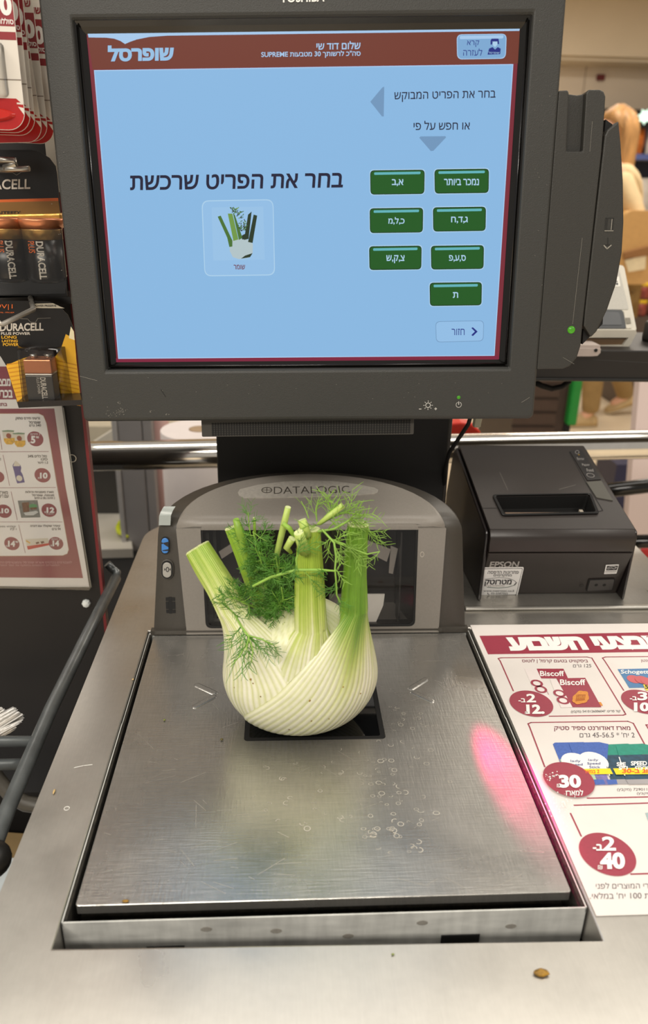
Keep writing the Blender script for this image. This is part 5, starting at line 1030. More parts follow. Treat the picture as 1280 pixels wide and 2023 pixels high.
su = thing('slatted_cabinet', (1.0, 2.1, FZ), 'dark brown slatted cabinet with bright green edge below the black beam', 'cabinet')
b = MB(); p, q_ = onY(1010, 845, 2.0), onY(1119, 800, 2.0); zt2 = onY(1100, 715, 2.0).z; b.box(p.x, q_.x, 2.0, 2.4, FZ, zt2, mat('slat_brown', (58, 44, 36), .5))
for i in range(14): z = zt2 - .03 - i * .045; b.box(p.x, q_.x - .03, 1.994, 2.0, z - .034, z, mat('slat_face', (66, 50, 40), .5))
b.build('slatted_body', su)
b = MB(); q0 = onY(1134, 800, 2.0); b.box(q_.x, onY(1146, 800, 1.97).x, 1.97, 2.4, onY(1130, 842, 1.97).z, zt2, mat('edge_green', (30, 128, 50), .4)); b.box(q_.x, onY(1146, 800, 1.97).x - .01, 1.99, 2.4, FZ, zt2, M_deep); b.build('green_edge', su, bevel=.008)

# ------------------------------------------------------------------ far shelves at the right edge
ss = thing('store_shelf', (3.4, 7.2, FZ), 'far store shelving with black header and glowing sign at the right edge', 'shelf')
sy = 7.2; p0 = onY(1228, 300, sy); X0 = p0.x - .25; ztop = onY(1260, 216, sy).z
b = MB(); b.box(X0, X0 + 3, sy, sy + .06, onY(1260, 252, sy).z, ztop, M_deep); b.build('header_board', ss)
b = MB(); a = onY(1258, 242, sy - .02); c = onY(1300, 219, sy - .02)
def star(cx_, cz_, r): return [(cx_ + r * (1 if i % 2 == 0 else .62) * cos(pi * i / 7 + .3), cz_ + r * (1 if i % 2 == 0 else .62) * sin(pi * i / 7 + .3)) for i in range(14)]
zc = (a.z + c.z) / 2; M_sg = mat('sign_glow', (222, 255, 226), .4, emit=1.6); b.prism(star(a.x + .06, zc, .065), M_sg, FACE, -sy + .02, -sy + .03); b.box(a.x + .05, a.x + .5, sy - .03, sy - .02, a.z + .01, c.z - .01, M_sg); b.build('lit_sign', ss)
shz = [onY(1260, 307, sy).z, onY(1260, 430, sy).z, onY(1260, 545, sy).z, FZ + .12]
b = MB(); b.box(X0, X0 + 3, sy + .45, sy + .5, FZ, ztop, mat('shelf_back', (70, 76, 96), .6)); b.box(X0, X0 + .03, sy, sy + .5, FZ, ztop, M_cab)
for z in shz: b.box(X0 + .03, X0 + 3, sy, sy + .45, z - .03, z, mat('shelf_white', (190, 190, 196), .5))
b.build('shelf_frame', ss)
for z in shz[:3]: b = MB(); b.box(X0, X0 + 3, sy - .012, sy - .001, z - .035, z + .012, mat('price_rail', (96, 112, 176), .4)); b.build('price_rail', ss)
G = random.Random(12)
def bagp(name, x, y, z, w, h, m, label, grp):
    b = MB(); rings = []
    for j in range(7):
        t = j / 6; k = (sin(pi * min(max(t, .06), .94)) ** .5); rings.append([V((x + w / 2 * (0.9 + .1 * k) * cos(a_) * (1 if abs(cos(a_)) > .3 else 1), y + w * .32 * k * sin(a_), z + h * t)) for a_ in [2 * pi * i / 14 for i in range(14)]])
    b.loft(rings, m); tag(b.build(name), label, 'snack bag' if 'bag' in name else 'jar', grp)
mo, mw, my, mr = mat('bag_orange', (214, 120, 50), .3, var=.3, scale=20), mat('bag_white', (220, 214, 206), .3, var=.15, scale=14), mat('bag_yellow', (222, 182, 60), .3, var=.2, scale=14), mat('bag_grey', (150, 150, 160), .3, var=.3, scale=18)
row = [[(mo, 'orange'), (mo, 'orange'), (mw, 'white'), (my, 'yellow')], [(mr, 'silver'), (my, 'yellow'), (mw, 'white'), (mo, 'orange')], [(mr, 'silver'), (mw, 'white'), (my, 'yellow'), (mr, 'silver')]]
lev = ['top', 'middle', 'lower']; pos = ['first', 'second', 'third', 'fourth']
for r_ in range(3):
    for c_ in range(4):
        bagp('snack_bag', X0 + .22 + c_ * .19, sy + .12, shz[r_] + .001, .17, (.24, .34, .34)[r_], row[r_][c_][0], 'blurred %s bag, %s from the left on the %s far shelf' % (row[r_][c_][1], pos[c_], lev[r_]), 'bags on the far shelves')
js = thing('jar_stand', (2.45, 4.9, FZ), 'display stand stacked with yellow topped jars at the right edge', 'stand')
jy = 4.6; a = onY(1252, 625, jy); b = MB(); b.box(a.x - .02, a.x + .8, jy - .02, jy + .4, FZ, a.z, mat('stand_dark', (84, 70, 62), .5)); b.build('plinth', js)
mj, ml = mat('jar_red', (132, 60, 50), .35, var=.5, scale=30), mat('jar_lid_yellow', (236, 196, 40), .4)
for j in range(2):
    for i in range(3):
        x = a.x + .045 + i * .094; z = a.z + j * .105; root = thing('food_jar', (x, jy + .03, z + .001), 'jar with yellow lid, %s from the left in the %s layer of the stand' % (pos[i], ('lower', 'upper')[j]), 'jar', 'jars on the display stand')
        b = MB(); b.lathe([(.038, 0), (.042, .006), (.042, .072), (.036, .082)], mj, Frame((x, jy + .03, z + .001)), 18); b.build('glass_body', root); b = MB(); b.lathe([(.039, .080), (.039, .100), (.036, .102)], ml, Frame((x, jy + .03, z + .001)), 18); b.build('lid', root)
b = MB(); a = onY(1180, 158, 7.96); c = onY(1196, 147, 7.96); b.box(a.x, c.x, 7.96, 7.9995, a.z, c.z, mat('dark_red', (104, 24, 26), .5)); tag(b.build('alarm_box'), 'small dark red box on the beige wall above the card reader', 'alarm box')
# ------------------------------------------------------------------ shopper walking past in the background
M_skin = mat('skin', (222, 170, 138), .5, var=.03); M_hair = mat('blonde_hair', (190, 142, 88), .5, var=.35, scale=9, stretch=(6, 6, 1)); M_knit = mat('cream_knit', (230, 204, 158), .8, var=.06, scale=30); M_trs = mat('khaki_cloth', (150, 122, 76), .8, var=.1, scale=20); M_shoe = mat('tan_shoe', (186, 158, 112), .6); M_sole = mat('shoe_sole', (222, 208, 180), .6); M_tote = mat('tan_bag', (206, 160, 98), .6, var=.05)
yp = 4.18; gp = onY(1175, 838, yp)
person = thing('person', (gp.x, yp, FZ), 'person with long blonde hair, cream knit top and khaki trousers walking beyond the counter', 'person')
org = WLOC[person.name]
def J(px, py, dy=0.0): return onY(px, py, yp + dy)
def skin(name, joints, edges, m, parent, root=0, sub=2):
    me = bpy.data.meshes.new(name); me.from_pydata([tuple(V(j[0]) - org) for j in joints], edges, []); me.materials.append(m)
    o = bpy.data.objects.new(name, me); COL.objects.link(o); o.parent = parent; WLOC[o.name] = org
    md = o.modifiers.new('skin', 'SKIN'); md.use_smooth_shade = True
    for i, j in enumerate(joints):
        r = j[1]; me.skin_vertices[0].data[i].radius = (r, r) if not isinstance(r, tuple) else r
        me.skin_vertices[0].data[i].use_root = (i == root)
    s_ = o.modifiers.new('round', 'SUBSURF'); s_.levels = sub; s_.render_levels = sub
    return o
hd = J(1204, 258); nk = J(1214, 316)
pel = J(1222, 556); ch = J(1222, 400); up = J(1219, 345)
jb = [(pel, .105), (ch, .115), (up, .10), (nk, .05), (hd + V((0.01, 0, -.07)), .062), (hd, .088), (hd + V((-.005, 0, .07)), .07),
      (J(1222, 345, -.13), .052), (J(1258, 432, -.19), .040), (J(1226, 500, -.20), .028), (J(1214, 508, -.20), .026),
      (J(1216, 345, .13), .052), (J(1200, 440, .18), .040), (J(1190, 510, .18), .028), (J(1184, 522, .18), .026),
      (J(1216, 580, -.08), .085), (J(1176, 690, -.08), .058), (J(1166, 812, -.08), .036), (J(1146, 830, -.08), .03),
      (J(1226, 580, .10), .085), (J(1212, 690, .12), .058), (J(1236, 783, .22), .036), (J(1206, 803, .22), .03)]
eb = [(0, 1), (1, 2), (2, 3), (3, 4), (4, 5), (5, 6), (2, 7), (7, 8), (8, 9), (9, 10), (2, 11), (11, 12), (12, 13), (13, 14), (0, 15), (15, 16), (16, 17), (17, 18), (0, 19), (19, 20), (20, 21), (21, 22)]
for hi in (10, 14):
    c = V(jb[hi][0]); side = -1 if hi == 10 else 1
    for k in range(4):
        b0 = len(jb); o_ = V((-.01, 0.012 * (k - 1.5), -.035)); ln = (.030, .036, .033, .025)[k]
        jb += [(c + o_, .0095), (c + o_ + V((-.002, 0, -ln)), .009), (c + o_ + V((.010, 0, -ln * 1.8)), .008)]; eb += [(hi, b0), (b0, b0 + 1), (b0 + 1, b0 + 2)]
    b0 = len(jb); jb += [(c + V((-.03, .01 * -side, -.012)), .010), (c + V((-.042, .012 * -side, -.04)), .009)]; eb += [(hi, b0), (b0, b0 + 1)]
skin('body', jb, eb, M_skin, person)
b = MB()     # face features
f = hd + V((-.078, 0, 0)); b.ball(f + V((-.012, 0, -.022)), .016, .012, .018, M_skin, 10, 8)
for s_ in (-1, 1): b.ball(f + V((.004, .032 * s_, .008)), .010, .012, .007, mat('eye', (60, 50, 44), .3), 10, 8)
b.ball(f + V((-.002, 0, -.055)), .010, .022, .006, mat('lips', (176, 88, 80), .5), 10, 8); b.build('face', person)
b = MB(); rings = []
for i in range(12):
    t = i / 11; z = hd.z + .125 - .43 * t; k = sqrt(max(0.02, 1 - (max(0, .32 - t) / .32) ** 2)); rings.append([V((hd.x + .040 + .03 * t + .122 * k * (1 - .30 * t) * cos(a_) * (1.0 if cos(a_) > 0 else (.95 if t < .22 else .25)), hd.y + .118 * k * (1 - .25 * t) * sin(a_) + .006 * sin(9 * a_), z + .005 * sin(7 * a_))) for a_ in [2 * pi * q / 28 for q in range(28)]])
b.loft(rings, M_hair); b.build('hair', person)
skin('knit_top', [(J(1222, 585), .125), (ch, .135), (up, .115), (J(1216, 328), .07), (J(1224, 345, -.14), .066), (J(1260, 432, -.195), .054), (J(1232, 494, -.20), .040), (J(1215, 345, .14), .066), (J(1199, 440, .18), .054), (J(1191, 504, .18), .040)], [(0, 1), (1, 2), (2, 3), (2, 4), (4, 5), (5, 6), (2, 7), (7, 8), (8, 9)], M_knit, person)
skin('trousers', [(J(1222, 560), .13), (J(1216, 590, -.085), .105), (J(1176, 690, -.08), .080), (J(1167, 800, -.08), .058), (J(1166, 818, -.08), .056), (J(1226, 590, .10), .105), (J(1212, 690, .12), .080), (J(1234, 774, .22), .058), (J(1237, 786, .22), .055)], [(0, 1), (1, 2), (2, 3), (3, 4), (0, 5), (5, 6), (6, 7), (7, 8)], M_trs, person)
def shoe(heel, toe):
    d = (toe - heel); L_ = d.length; d.normalize(); u = V((0, 1, 0)); n_ = d.cross(u); n_ = n_ if n_.z > 0 else -n_
    b = MB(); rings = []
    for t, w, h in ((0, .03, .05), (.12, .038, .075), (.4, .042, .07), (.7, .048, .045), (.92, .040, .032), (1, .02, .02)): c = heel + d * (L_ * t); rings.append([c + u * (w * cos(a_)) + n_ * (max(0, .012 + h * sin(a_)) if sin(a_) > 0 else .012) for a_ in [2 * pi * q / 16 for q in range(16)]])
    b.loft(rings, M_shoe); o_ = b.build('shoe', person)
    b = MB(); rings = [[heel + d * (L_ * t) + u * (w * cos(a_)) + n_ * (.006 + .007 * sin(a_)) for a_ in [2 * pi * q / 12 for q in range(12)]] for t, w in ((-.02, .025), (.1, .04), (.4, .043), (.7, .05), (.93, .042), (1.02, .02))]; b.loft(rings, M_sole); b.build('sole', o_)
shoe(V((J(1178, 830, -.08).x, yp - .08, FZ)), V((J(1178, 830, -.08).x - .26, yp - .08, FZ + .002)))
tz = J(1198, 806, .22); shoe(V((tz.x + .235, yp + .22, FZ + .085)), V((tz.x, yp + .22, FZ + .003)))
tb = thing('shoulder_bag', (J(1262, 560, -.30).x, yp - .30, J(1262, 560, -.30).z), 'tan shoulder bag with cream panel on the near side of the person beyond the counter', 'bag')
by = yp - .30; L_, R2, T_, B_ = J(1228, 430, -.30), J(1312, 430, -.30), J(1260, 416, -.30), J(1260, 562, -.30); M_strap = mat('bag_brown', (150, 104, 58), .6, var=.05)
b = MB(); b.loft([[V((x, by + dy, z)) for x, z in rrect(L_.x + .01 * k, B_.z, R2.x - .01 * k, T_.z, .05, 5)] for k, dy in ((1, .0), (0, .02), (0, .09), (1, .11))], M_tote, True); bd = b.build('bag_body', tb)
p0, p1 = J(1240, 478, -.302), J(1300, 508, -.302); b = MB(); b.pxprism([J(1230, 498, -.303), J(1310, 478, -.303), J(1310, 500, -.303), J(1230, 512, -.303)], M_strap, (0, -.012, 0), (0, 0, 0)); b.build('brown_band', bd, bevel=.004)
b = MB(); b.pxprism([J(1233, 514, -.303), J(1276, 503, -.303), J(1274, 532, -.303), J(1240, 538, -.303)], mat('bag_cream', (232, 214, 176), .6), (0, -.008, 0), (0, 0, 0)); b.build('cream_panel', bd, bevel=.003)
b = MB(); s0 = J(1226, 330, -.20); b.tube([V((L_.x + .03, by + .05, T_.z - .02)), s0 + V((0, 0, -.12)), s0 + V((.0, .05, .02)), s0 + V((.03, .10, -.02)), V((L_.x + .12, by + .09, T_.z - .02))], .009, M_tote, 8); b.build('bag_strap', tb)
# ------------------------------------------------------------------ fennel bulb standing on the platter
BX, BY = -0.0135, 0.170
fen = thing('fennel', (BX, BY, 0.0), 'whole white fennel bulb with cut green stalks and feathery fronds standing on the steel platter', 'fennel')
PROF = [(0.0, .0175), (.0012, .024), (.004, .032), (.010, .0415), (.018, .0485), (.028, .0535), (.040, .0560), (.055, .0548), (.070, .0508), (.085, .0460), (.10, .0425), (.13, .040)]
def prof(z):
    P = [(-PROF[1][0], .012)] + PROF + [(.16, .041)]
    for i in range(1, len(P) - 2):
        (z0, a0), (z1, a1) = P[i], P[i + 1]
        if z <= z1 or i == len(P) - 3:
            t = max(0.0, min(1.0, (z - z0) / (z1 - z0))); h_ = z1 - z0
            m0 = (a1 - P[i - 1][1]) / (z1 - P[i - 1][0]) * h_; m1 = (P[i + 2][1] - a0) / (P[i + 2][0] - z0) * h_
            return (2 * t ** 3 - 3 * t * t + 1) * a0 + (t ** 3 - 2 * t * t + t) * m0 + (-2 * t ** 3 + 3 * t * t) * a1 + (t ** 3 - t * t) * m1
def sm(t): t = max(0.0, min(1.0, t)); return t * t * (3 - 2 * t)
def attr_mat(name, rough=.38, sss=.12):
    m = bpy.data.materials.new(name); m.use_nodes = True; nt = m.node_tree; b_ = nt.nodes['Principled BSDF']
    at = nt.nodes.new('ShaderNodeVertexColor'); at.layer_name = 'tint'; nz = nt.nodes.new('ShaderNodeTexNoise'); nz.inputs['Scale'].default_value = 260; nz.inputs['Detail'].default_value = 4
    tc = nt.nodes.new('ShaderNodeTexCoord'); nt.links.new(tc.outputs['Object'], nz.inputs['Vector'])
    mr = nt.nodes.new('ShaderNodeMapRange'); mr.inputs[3].default_value = .90; mr.inputs[4].default_value = 1.08; nt.links.new(nz.outputs['Fac'], mr.inputs[0])
    mx = nt.nodes.new('ShaderNodeVectorMath'); mx.operation = 'SCALE'; nt.links.new(at.outputs[0], mx.inputs[0]); nt.links.new(mr.outputs[0], mx.inputs['Scale'])
    nt.links.new(mx.outputs[0], b_.inputs['Base Color']); b_.inputs['Roughness'].default_value = rough; b_.inputs['Subsurface Weight'].default_value = sss; b_.inputs['Subsurface Radius'].default_value = (.004, .004, .0015); b_.inputs['Subsurface Scale'].default_value = 0.5
    bp = nt.nodes.new('ShaderNodeBump'); bp.inputs['Strength'].default_value = .12; bp.inputs['Distance'].default_value = .0005; nt.links.new(nz.outputs['Fac'], bp.inputs['Height']); nt.links.new(bp.outputs[0], b_.inputs['Normal'])
    return m
M_veg = attr_mat('fennel_flesh')
M_cut = mat('cut_end', (206, 214, 150), .6, var=.12, scale=500, bump=.4, bscale=900)
def lc(c): return tuple(lin(x) for x in c)
WHT, WHT2, YG, GRN, DGR = lc((243, 240, 216)), lc((206, 208, 138)), lc((192, 204, 96)), lc((146, 178, 58)), lc((86, 128, 38))
def mixc(a, b_, t): return tuple(x + (y - x) * t for x, y in zip(a, b_))
def hpath(st, u):     # stalk path sampled at u in 0..1 (smooth)
    k = len(st) - 1; f = u * k; i = min(int(f), k - 1); t = f - i
    p0, p1, p2, p3 = st[max(i - 1, 0)], st[i], st[i + 1], st[min(i + 2, k)]
    def cr_(a, b_, c, d): return .5 * ((2 * b_) + (c - a) * t + (2 * a - 5 * b_ + 4 * c - d) * t * t + (3 * b_ - a - 3 * c + d) * t ** 3)
    return V([cr_(p0[0][q], p1[0][q], p2[0][q], p3[0][q]) for q in range(3)]), cr_(p0[1], p1[1], p2[1], p3[1])
def sheath(name, a0f, a1f, off, st, z1, seed, green, thick=.0035, gx=None, N=300, ridge=.00062, nr=30, zs=0.0006, gz0=.085, gz1=.125, dark=.35):
    """leaf sheath wrapping the bulb that narrows into its cut stalk; ring parameter runs outside then inside"""
    r_ = random.Random(seed); h = N // 2; rings = []; cols = []
    ph = [r_.uniform(0, 6.28) for _ in range(6)]; stripe = [r_.random() for _ in range(nr + 2)]
    K1, K2, K3 = 30, 26, 24
    def bulbring(z):
        a0, a1 = radians(a0f(z)), radians(a1f(z)); R_ = prof(z); P = []
        for j in range(N):
            if j < h: s_ = j / (h - 1); a = a0 + (a1 - a0) * s_; edge = sm(min(s_, 1 - s_) / .03); rad = R_ * (1 + off) - (1 - edge) * .0009
            else: s_ = 1 - (j - h) / (h - 1); a = a0 + (a1 - a0) * s_; edge = sm(min(s_, 1 - s_) / .05); rad = R_ * (1 + off) - thick * edge - .0013 * (1 - edge)
            P.append(V((BX + rad * cos(a), BY + .80 * rad * sin(a), z)))
        return P
    def stalkring(u):
        c, r = hpath(st, u); c2, _ = hpath(st, min(1, u + .02)); c1, _ = hpath(st, max(0, u - .02)); T = (c2 - c1).normalized()
        am = radians((a0f(z1) + a1f(z1)) / 2); out = V((cos(am), sin(am), 0)); out = (out - T * out.dot(T)).normalized(); tg = T.cross(out)
        P = []
        for j in range(N):
            q = -pi / 2 + pi * (j / (h - 1)) if j < h else pi / 2 + pi * ((j - h) / (h - 1)); rr2 = r * (1.0 if j < h else .88)
            P.append(c + out * (rr2 * cos(q)) + tg * (r * sin(q)))
        return P
    S0 = stalkring(0.0); B0 = bulbring(z1)
    # make sure the stalk ring turns the same way as the bulb ring
    flip = (S0[0] - B0[0]).length + (S0[h - 1] - B0[h - 1]).length > (S0[h - 1] - B0[0]).length + (S0[0] - B0[h - 1]).length
    def SR_(u):
        P = stalkring(u)
        if flip: P = P[:h][::-1] + P[h:][::-1]
        return P
    zst = hpath(st, 0)[0].z
    seq = []
    for i in range(K1): seq.append(bulbring(zs + (z1 - zs) * (i / (K1 - 1)) ** 1.25))
    for i in range(1, K2 + 1):
        t = i / K2; e = sm(t); z = z1 + (zst - z1) * t * .55; A_ = bulbring(z); C_ = SR_(0.0)
        seq.append([a.lerp(c, e) for a, c in zip(A_, C_)])
    for i in range(1, K3 + 1): seq.append(SR_(i / K3))
    nR = len(seq); cen = [sum(P, V()) / N for P in seq]
    verts = []
    for i, P in enumerate(seq):
        tl = i / (nR - 1)
        for j, p in enumerate(P):
            s_ = j / (h - 1) if j < h else 1 - (j - h) / (h - 1); x = s_ * nr
            groove = abs(sin(pi * x + .6 * sin(3 * s_ * pi + ph[0]))); groove = 1 - groove
            wob = noise.noise(V((s_ * 7 + seed, tl * 5, seed))) * .0009
            fade = 1.0 if j < h else .2
            am_ = ridge * (.75 + .9 * noise.noise(V((s_ * 11 + seed, tl * 4, 5.0)))) * (.35 + .65 * min(1, (p.z + .004) / .02)) * fade
            nrm = (p - cen[i]); nrm.z *= .2; nrm = nrm.normalized() if nrm.length > 1e-6 else V((0, 0, 1))
            if j < h: p = p + nrm * (wob - am_ * groove ** 2)
            if p.z < .0002: p = V((p.x, p.y, .0002))
            verts.append(p)
            st_ = stripe[int(x) % len(stripe)]; n2 = noise.noise(V((s_ * 40 + seed * 3, p.z * 30, 2.0)))
            z_ = p.z + .014 * noise.noise(V((s_ * 9, seed, 1.0))) + .024 * (st_ - .5)
            g = sm((z_ - gz0) / (gz1 - gz0)); gw = 1.0 if gx is None else max(sm((.027 - abs(p.x - gx)) / .016), sm((p.z - .105) / .02)); g *= gw; c = mixc(WHT, WHT2, .75 * groove ** 1.2 + .20 * st_ + .2 * max(0, n2))
            c = mixc(c, YG, .85 * gw * sm((z_ - gz0 + .025) / .05)); c = mixc(c, mixc(green, DGR, dark * (.55 * st_ + .5 * groove + .5 * max(0, n2))), g)
            cols.append(c)
    F = [(i * N + j, i * N + (j + 1) % N, (i + 1) * N + (j + 1) % N, (i + 1) * N + j) for i in range(nR - 1) for j in range(N)]
    me = bpy.data.meshes.new(name); org_ = WLOC[fen.name]
    cap = tuple(range((nR - 1) * N, nR * N)); me.from_pydata([tuple(p - org_) for p in verts], [], F + [tuple(reversed(range(N)))])
    me.materials.append(M_veg); me.polygons.foreach_set('use_smooth', [True] * len(me.polygons))
    ca = me.color_attributes.new('tint', 'FLOAT_COLOR', 'POINT')
    ca.data.foreach_set('color', [x for c in cols for x in (c[0], c[1], c[2], 1.0)])
    o = bpy.data.objects.new(name, me); COL.objects.link(o); o.parent = fen; WLOC[o.name] = org_
    # the cut end
    topr = [verts[k] for k in cap]; c_ = sum(topr, V()) / N; T = (c_ - cen[-4]).normalized(); rg = random.Random(seed + 9)
    b = MB(); b.loft([[p - T * .0004 for p in topr], [c_ + (p - c_) * 1.012 + T * .0004 for p in topr], [c_ + (p - c_) * .93 + T * (.0008 + .0003 * rg.random()) for p in topr], [c_ + (p - c_) * .5 + T * (.0002 + .0006 * rg.random()) for p in topr]], M_cut, False, False, True)
    b.build('cut_end', o)
    return o
def PX(x, y, yy): return onY(x, y, yy)
# inner core: the younger ridged sheaths inside, closed at the top
cv_, cf_, cc_ = [], [], []; NA, NZ = 150, 40; rc = random.Random(6); st2 = [rc.random() for _ in range(60)]
for i in range(NZ):
    t = i / (NZ - 1); z = .0004 + .1045 * (1 - (1 - t) ** 1.5); k = 1.0 if z < .075 else sqrt(max(.02, 1 - ((z - .075) / .0305) ** 2))
    k *= min(1, .6 + z * 60)
    for q in range(NA):
        a_ = 2 * pi * q / NA; x = a_ / (2 * pi) * 46 + z * 90; gr = 1 - abs(sin(pi * x)); R_ = prof(z) * .955 * k - .0006 * gr ** 2
        cv_.append(V((BX + R_ * cos(a_), BY + .80 * R_ * sin(a_), z))); c = mixc(WHT, WHT2, .7 * gr ** 1.2 + .2 * st2[int(x) % 60]); c = mixc(c, YG, .35 * sm((z - .07) / .04)); cc_.append(c)
me = bpy.data.meshes.new('bulb_core'); me.from_pydata([tuple(p - WLOC[fen.name]) for p in cv_], [], [(i * NA + q, i * NA + (q + 1) % NA, (i + 1) * NA + (q + 1) % NA, (i + 1) * NA + q) for i in range(NZ - 1) for q in range(NA)] + [tuple(range((NZ - 1) * NA, NZ * NA)), tuple(reversed(range(NA)))])
me.materials.append(M_veg); me.polygons.foreach_set('use_smooth', [True] * len(me.polygons)); ca = me.color_attributes.new('tint', 'FLOAT_COLOR', 'POINT'); ca.data.foreach_set('color', [x for c in cc_ for x in (c[0], c[1], c[2], 1.0)])
o = bpy.data.objects.new('bulb_core', me); COL.objects.link(o); o.parent = fen; WLOC[o.name] = WLOC[fen.name]
yr = .150
sheath('leaf_sheath', lambda z: -214 + 60 * z, lambda z: -50 - 290 * z, .040, [(PX(462, 1205, .165), .0122), (PX(438, 1160, .172), .0112), (PX(415, 1122, .178), .0107), (PX(391.5, 1083, .1845), .0101)], .050, 1, lc((158, 188, 62)), nr=26, gz0=.098, gz1=.150)
sheath('leaf_sheath', lambda z: -132 + 60 * z, lambda z: -46 - 60 * z, .002, [(PX(614, 1240, .146), .0118), (PX(612, 1180, .1490), .0109), (PX(611, 1110, .1525), .0095), (PX(611, 1046, .1560), .0076)], .050, 3, lc((166, 190, 66)), nr=18, ridge=.0005, gz0=.088, gz1=.140, dark=.3)
sheath('leaf_sheath', lambda z: 150 - 60 * z, lambda z: 200 + 60 * z, -.10, [(PX(530, 1222, .184), .0085), (PX(505, 1160, .188), .0068), (PX(482, 1100, .193), .0058), (PX(457, 1043, .199), .0049)], .07, 4, lc((150, 184, 58)), nr=12, ridge=.0002, gz0=.085, gz1=.12, dark=.3)
sheath('leaf_sheath', lambda z: -168 + 1290 * z - 2600 * z * z, lambda z: 62 - 250 * z, .072, [(PX(697, 1205, .151), .0108), (PX(699, 1165, .1530), .0097), (PX(701, 1120, .1555), .0089), (PX(706, 1037, .1610), .0079)], .052, 2, lc((122, 164, 48)), nr=30, ridge=.0008, gz0=.066, gz1=.112, dark=.75, gx=.030)
# blemishes
def spot(x, y, w, h, m): p = onY(x, y, .125); d = ray(x, y).normalized(); b.ball(p, w, .0005, h, m, 8, 6)
b = MB(); M_bl = mat('blemish_brown', (150, 120, 56), .6, var=.4, scale=600)
dg = bpy.context.evaluated_depsgraph_get()
for (x, y, w) in ((612, 1384, .0010), (615, 1424, .0007), (571, 1441, .0009), (495, 1342, .0010), (500, 1350, .0006), (515, 1376, .0006), (463, 1358, .0006), (678, 1357, .0006), (712, 1370, .0006), (668, 1445, .0006), (650, 1420, .0006)):
    d_ = ray(x, y).normalized(); best = None
    for o_ in [q for q in fen.children if q.name.startswith('leaf_sheath')]:
        ok, loc, nor, idx = o_.ray_cast(CAM - WLOC[fen.name], d_)
        if ok and (best is None or (loc - (CAM - WLOC[fen.name])).length < best[2]): best = (loc + WLOC[fen.name], nor, (loc - (CAM - WLOC[fen.name])).length)
    if best:
        n_ = best[1] if best[1].dot(d_) < 0 else -best[1]; u_ = n_.orthogonal().normalized(); w_ = n_.cross(u_); rs_ = random.Random(int(x + y))
        b.poly([best[0] + n_ * .00025 + (u_ * cos(a) * rs_.uniform(.6, 1.3) + w_ * sin(a) * rs_.uniform(.5, 1.2)) * w for a in [2 * pi * q / 9 for q in range(9)]], M_bl)
if b.v: b.build('blemishes', fen, fix=False)['kind'] = 'stuff'
# small cut side stems
M_stem = mat('stem_green', (132, 168, 58), .45, var=.15, scale=120); M_stem2 = mat('stem_pale', (178, 200, 100), .45, var=.1, scale=120)
def stem(path, rs_, m=M_stem, cut=True):
    b = MB(); P = [PX(*p) for p in path]; b.tube(P, rs_, m, 12); o = b.build('side_stem', fen)
    if cut:
        T = (P[-1] - P[-2]).normalized(); u = T.orthogonal().normalized(); w = T.cross(u); b = MB(); b.poly([P[-1] + T * .0001 + (u * cos(a) + w * sin(a)) * rs_[-1] * .96 for a in [2 * pi * q / 12 for q in range(12)]], M_cut); b.build('cut_end', o)
stem([(505, 1165, .176), (490, 1105, .173), (474, 1052, .170), (466, 1026, .169)], [.0030, .0034, .0033, .0022], M_stem, False)
stem([(540, 1140, .172), (548, 1090, .168), (560, 1040, .165), (569, 1002, .163)], [.0022, .0022, .0024, .0021], M_stem2)
stem([(504, 1070, .176), (503, 1045, .175), (502, 1023, .174)], [.0010, .0011, .0010])
stem([(602, 1090, .143), (596, 1072, .140), (590, 1052, .138)], [.0040, .0038, .0034], M_stem2)
stem([(606, 1060, .146), (601, 1040, .147), (596, 1027, .148)], [.0034, .0032, .0030], M_stem2)
stem([(575, 1092, .150), (566, 1082, .147), (577, 1064, .145)], [.0012, .0022, .0026], M_stem2)
stem([(588, 1072, .150), (572, 1044, .152), (558, 1034, .153)], [.0012, .0018, .0016], M_stem)
stem([(628, 1036, .152), (652, 1018, .153), (678, 998, .154)], [.0012, .0020, .0022], M_stem2)
# feathery fronds
M_fr = [mat('frond_green', (84, 136, 44), .5, var=.3, scale=60), mat('frond_light', (138, 178, 72), .5, var=.2, scale=60)]
FR = random.Random(21)
def thread(b, p, d, L, r, m):
    k = 4; P = [p]; d = d.copy()
    for i in range(k): d = (d + V((FR.uniform(-.22, .22), FR.uniform(-.22, .22), FR.uniform(-.18, .2)))).normalized(); P.append(P[-1] + d * (L / k))
    b.tube(P, [r, r, r * .9, r * .8, r * .5], m, 4, False); return P
def spray(b, p, d, L, r, lev, m, spread=.9):
    """a stem that forks again and again into hair-thin leaflets"""
    P = thread(b, p, d, L, r, m if lev < 2 else M_fr[1])
    if lev == 0: return
    for i in range(1, 5):
        for s_ in (-1, 1):
            if FR.random() < .88:
                dd = (P[i] - P[i - 1]).normalized(); sd = dd.cross(V((FR.uniform(-.6, .6), 1, FR.uniform(-.6, .6)))).normalized() * s_
                spray(b, P[i], (dd + sd * spread * FR.uniform(.6, 1.2)).normalized(), L * FR.uniform(.42, .62), r * .72, lev - 1, m, spread)
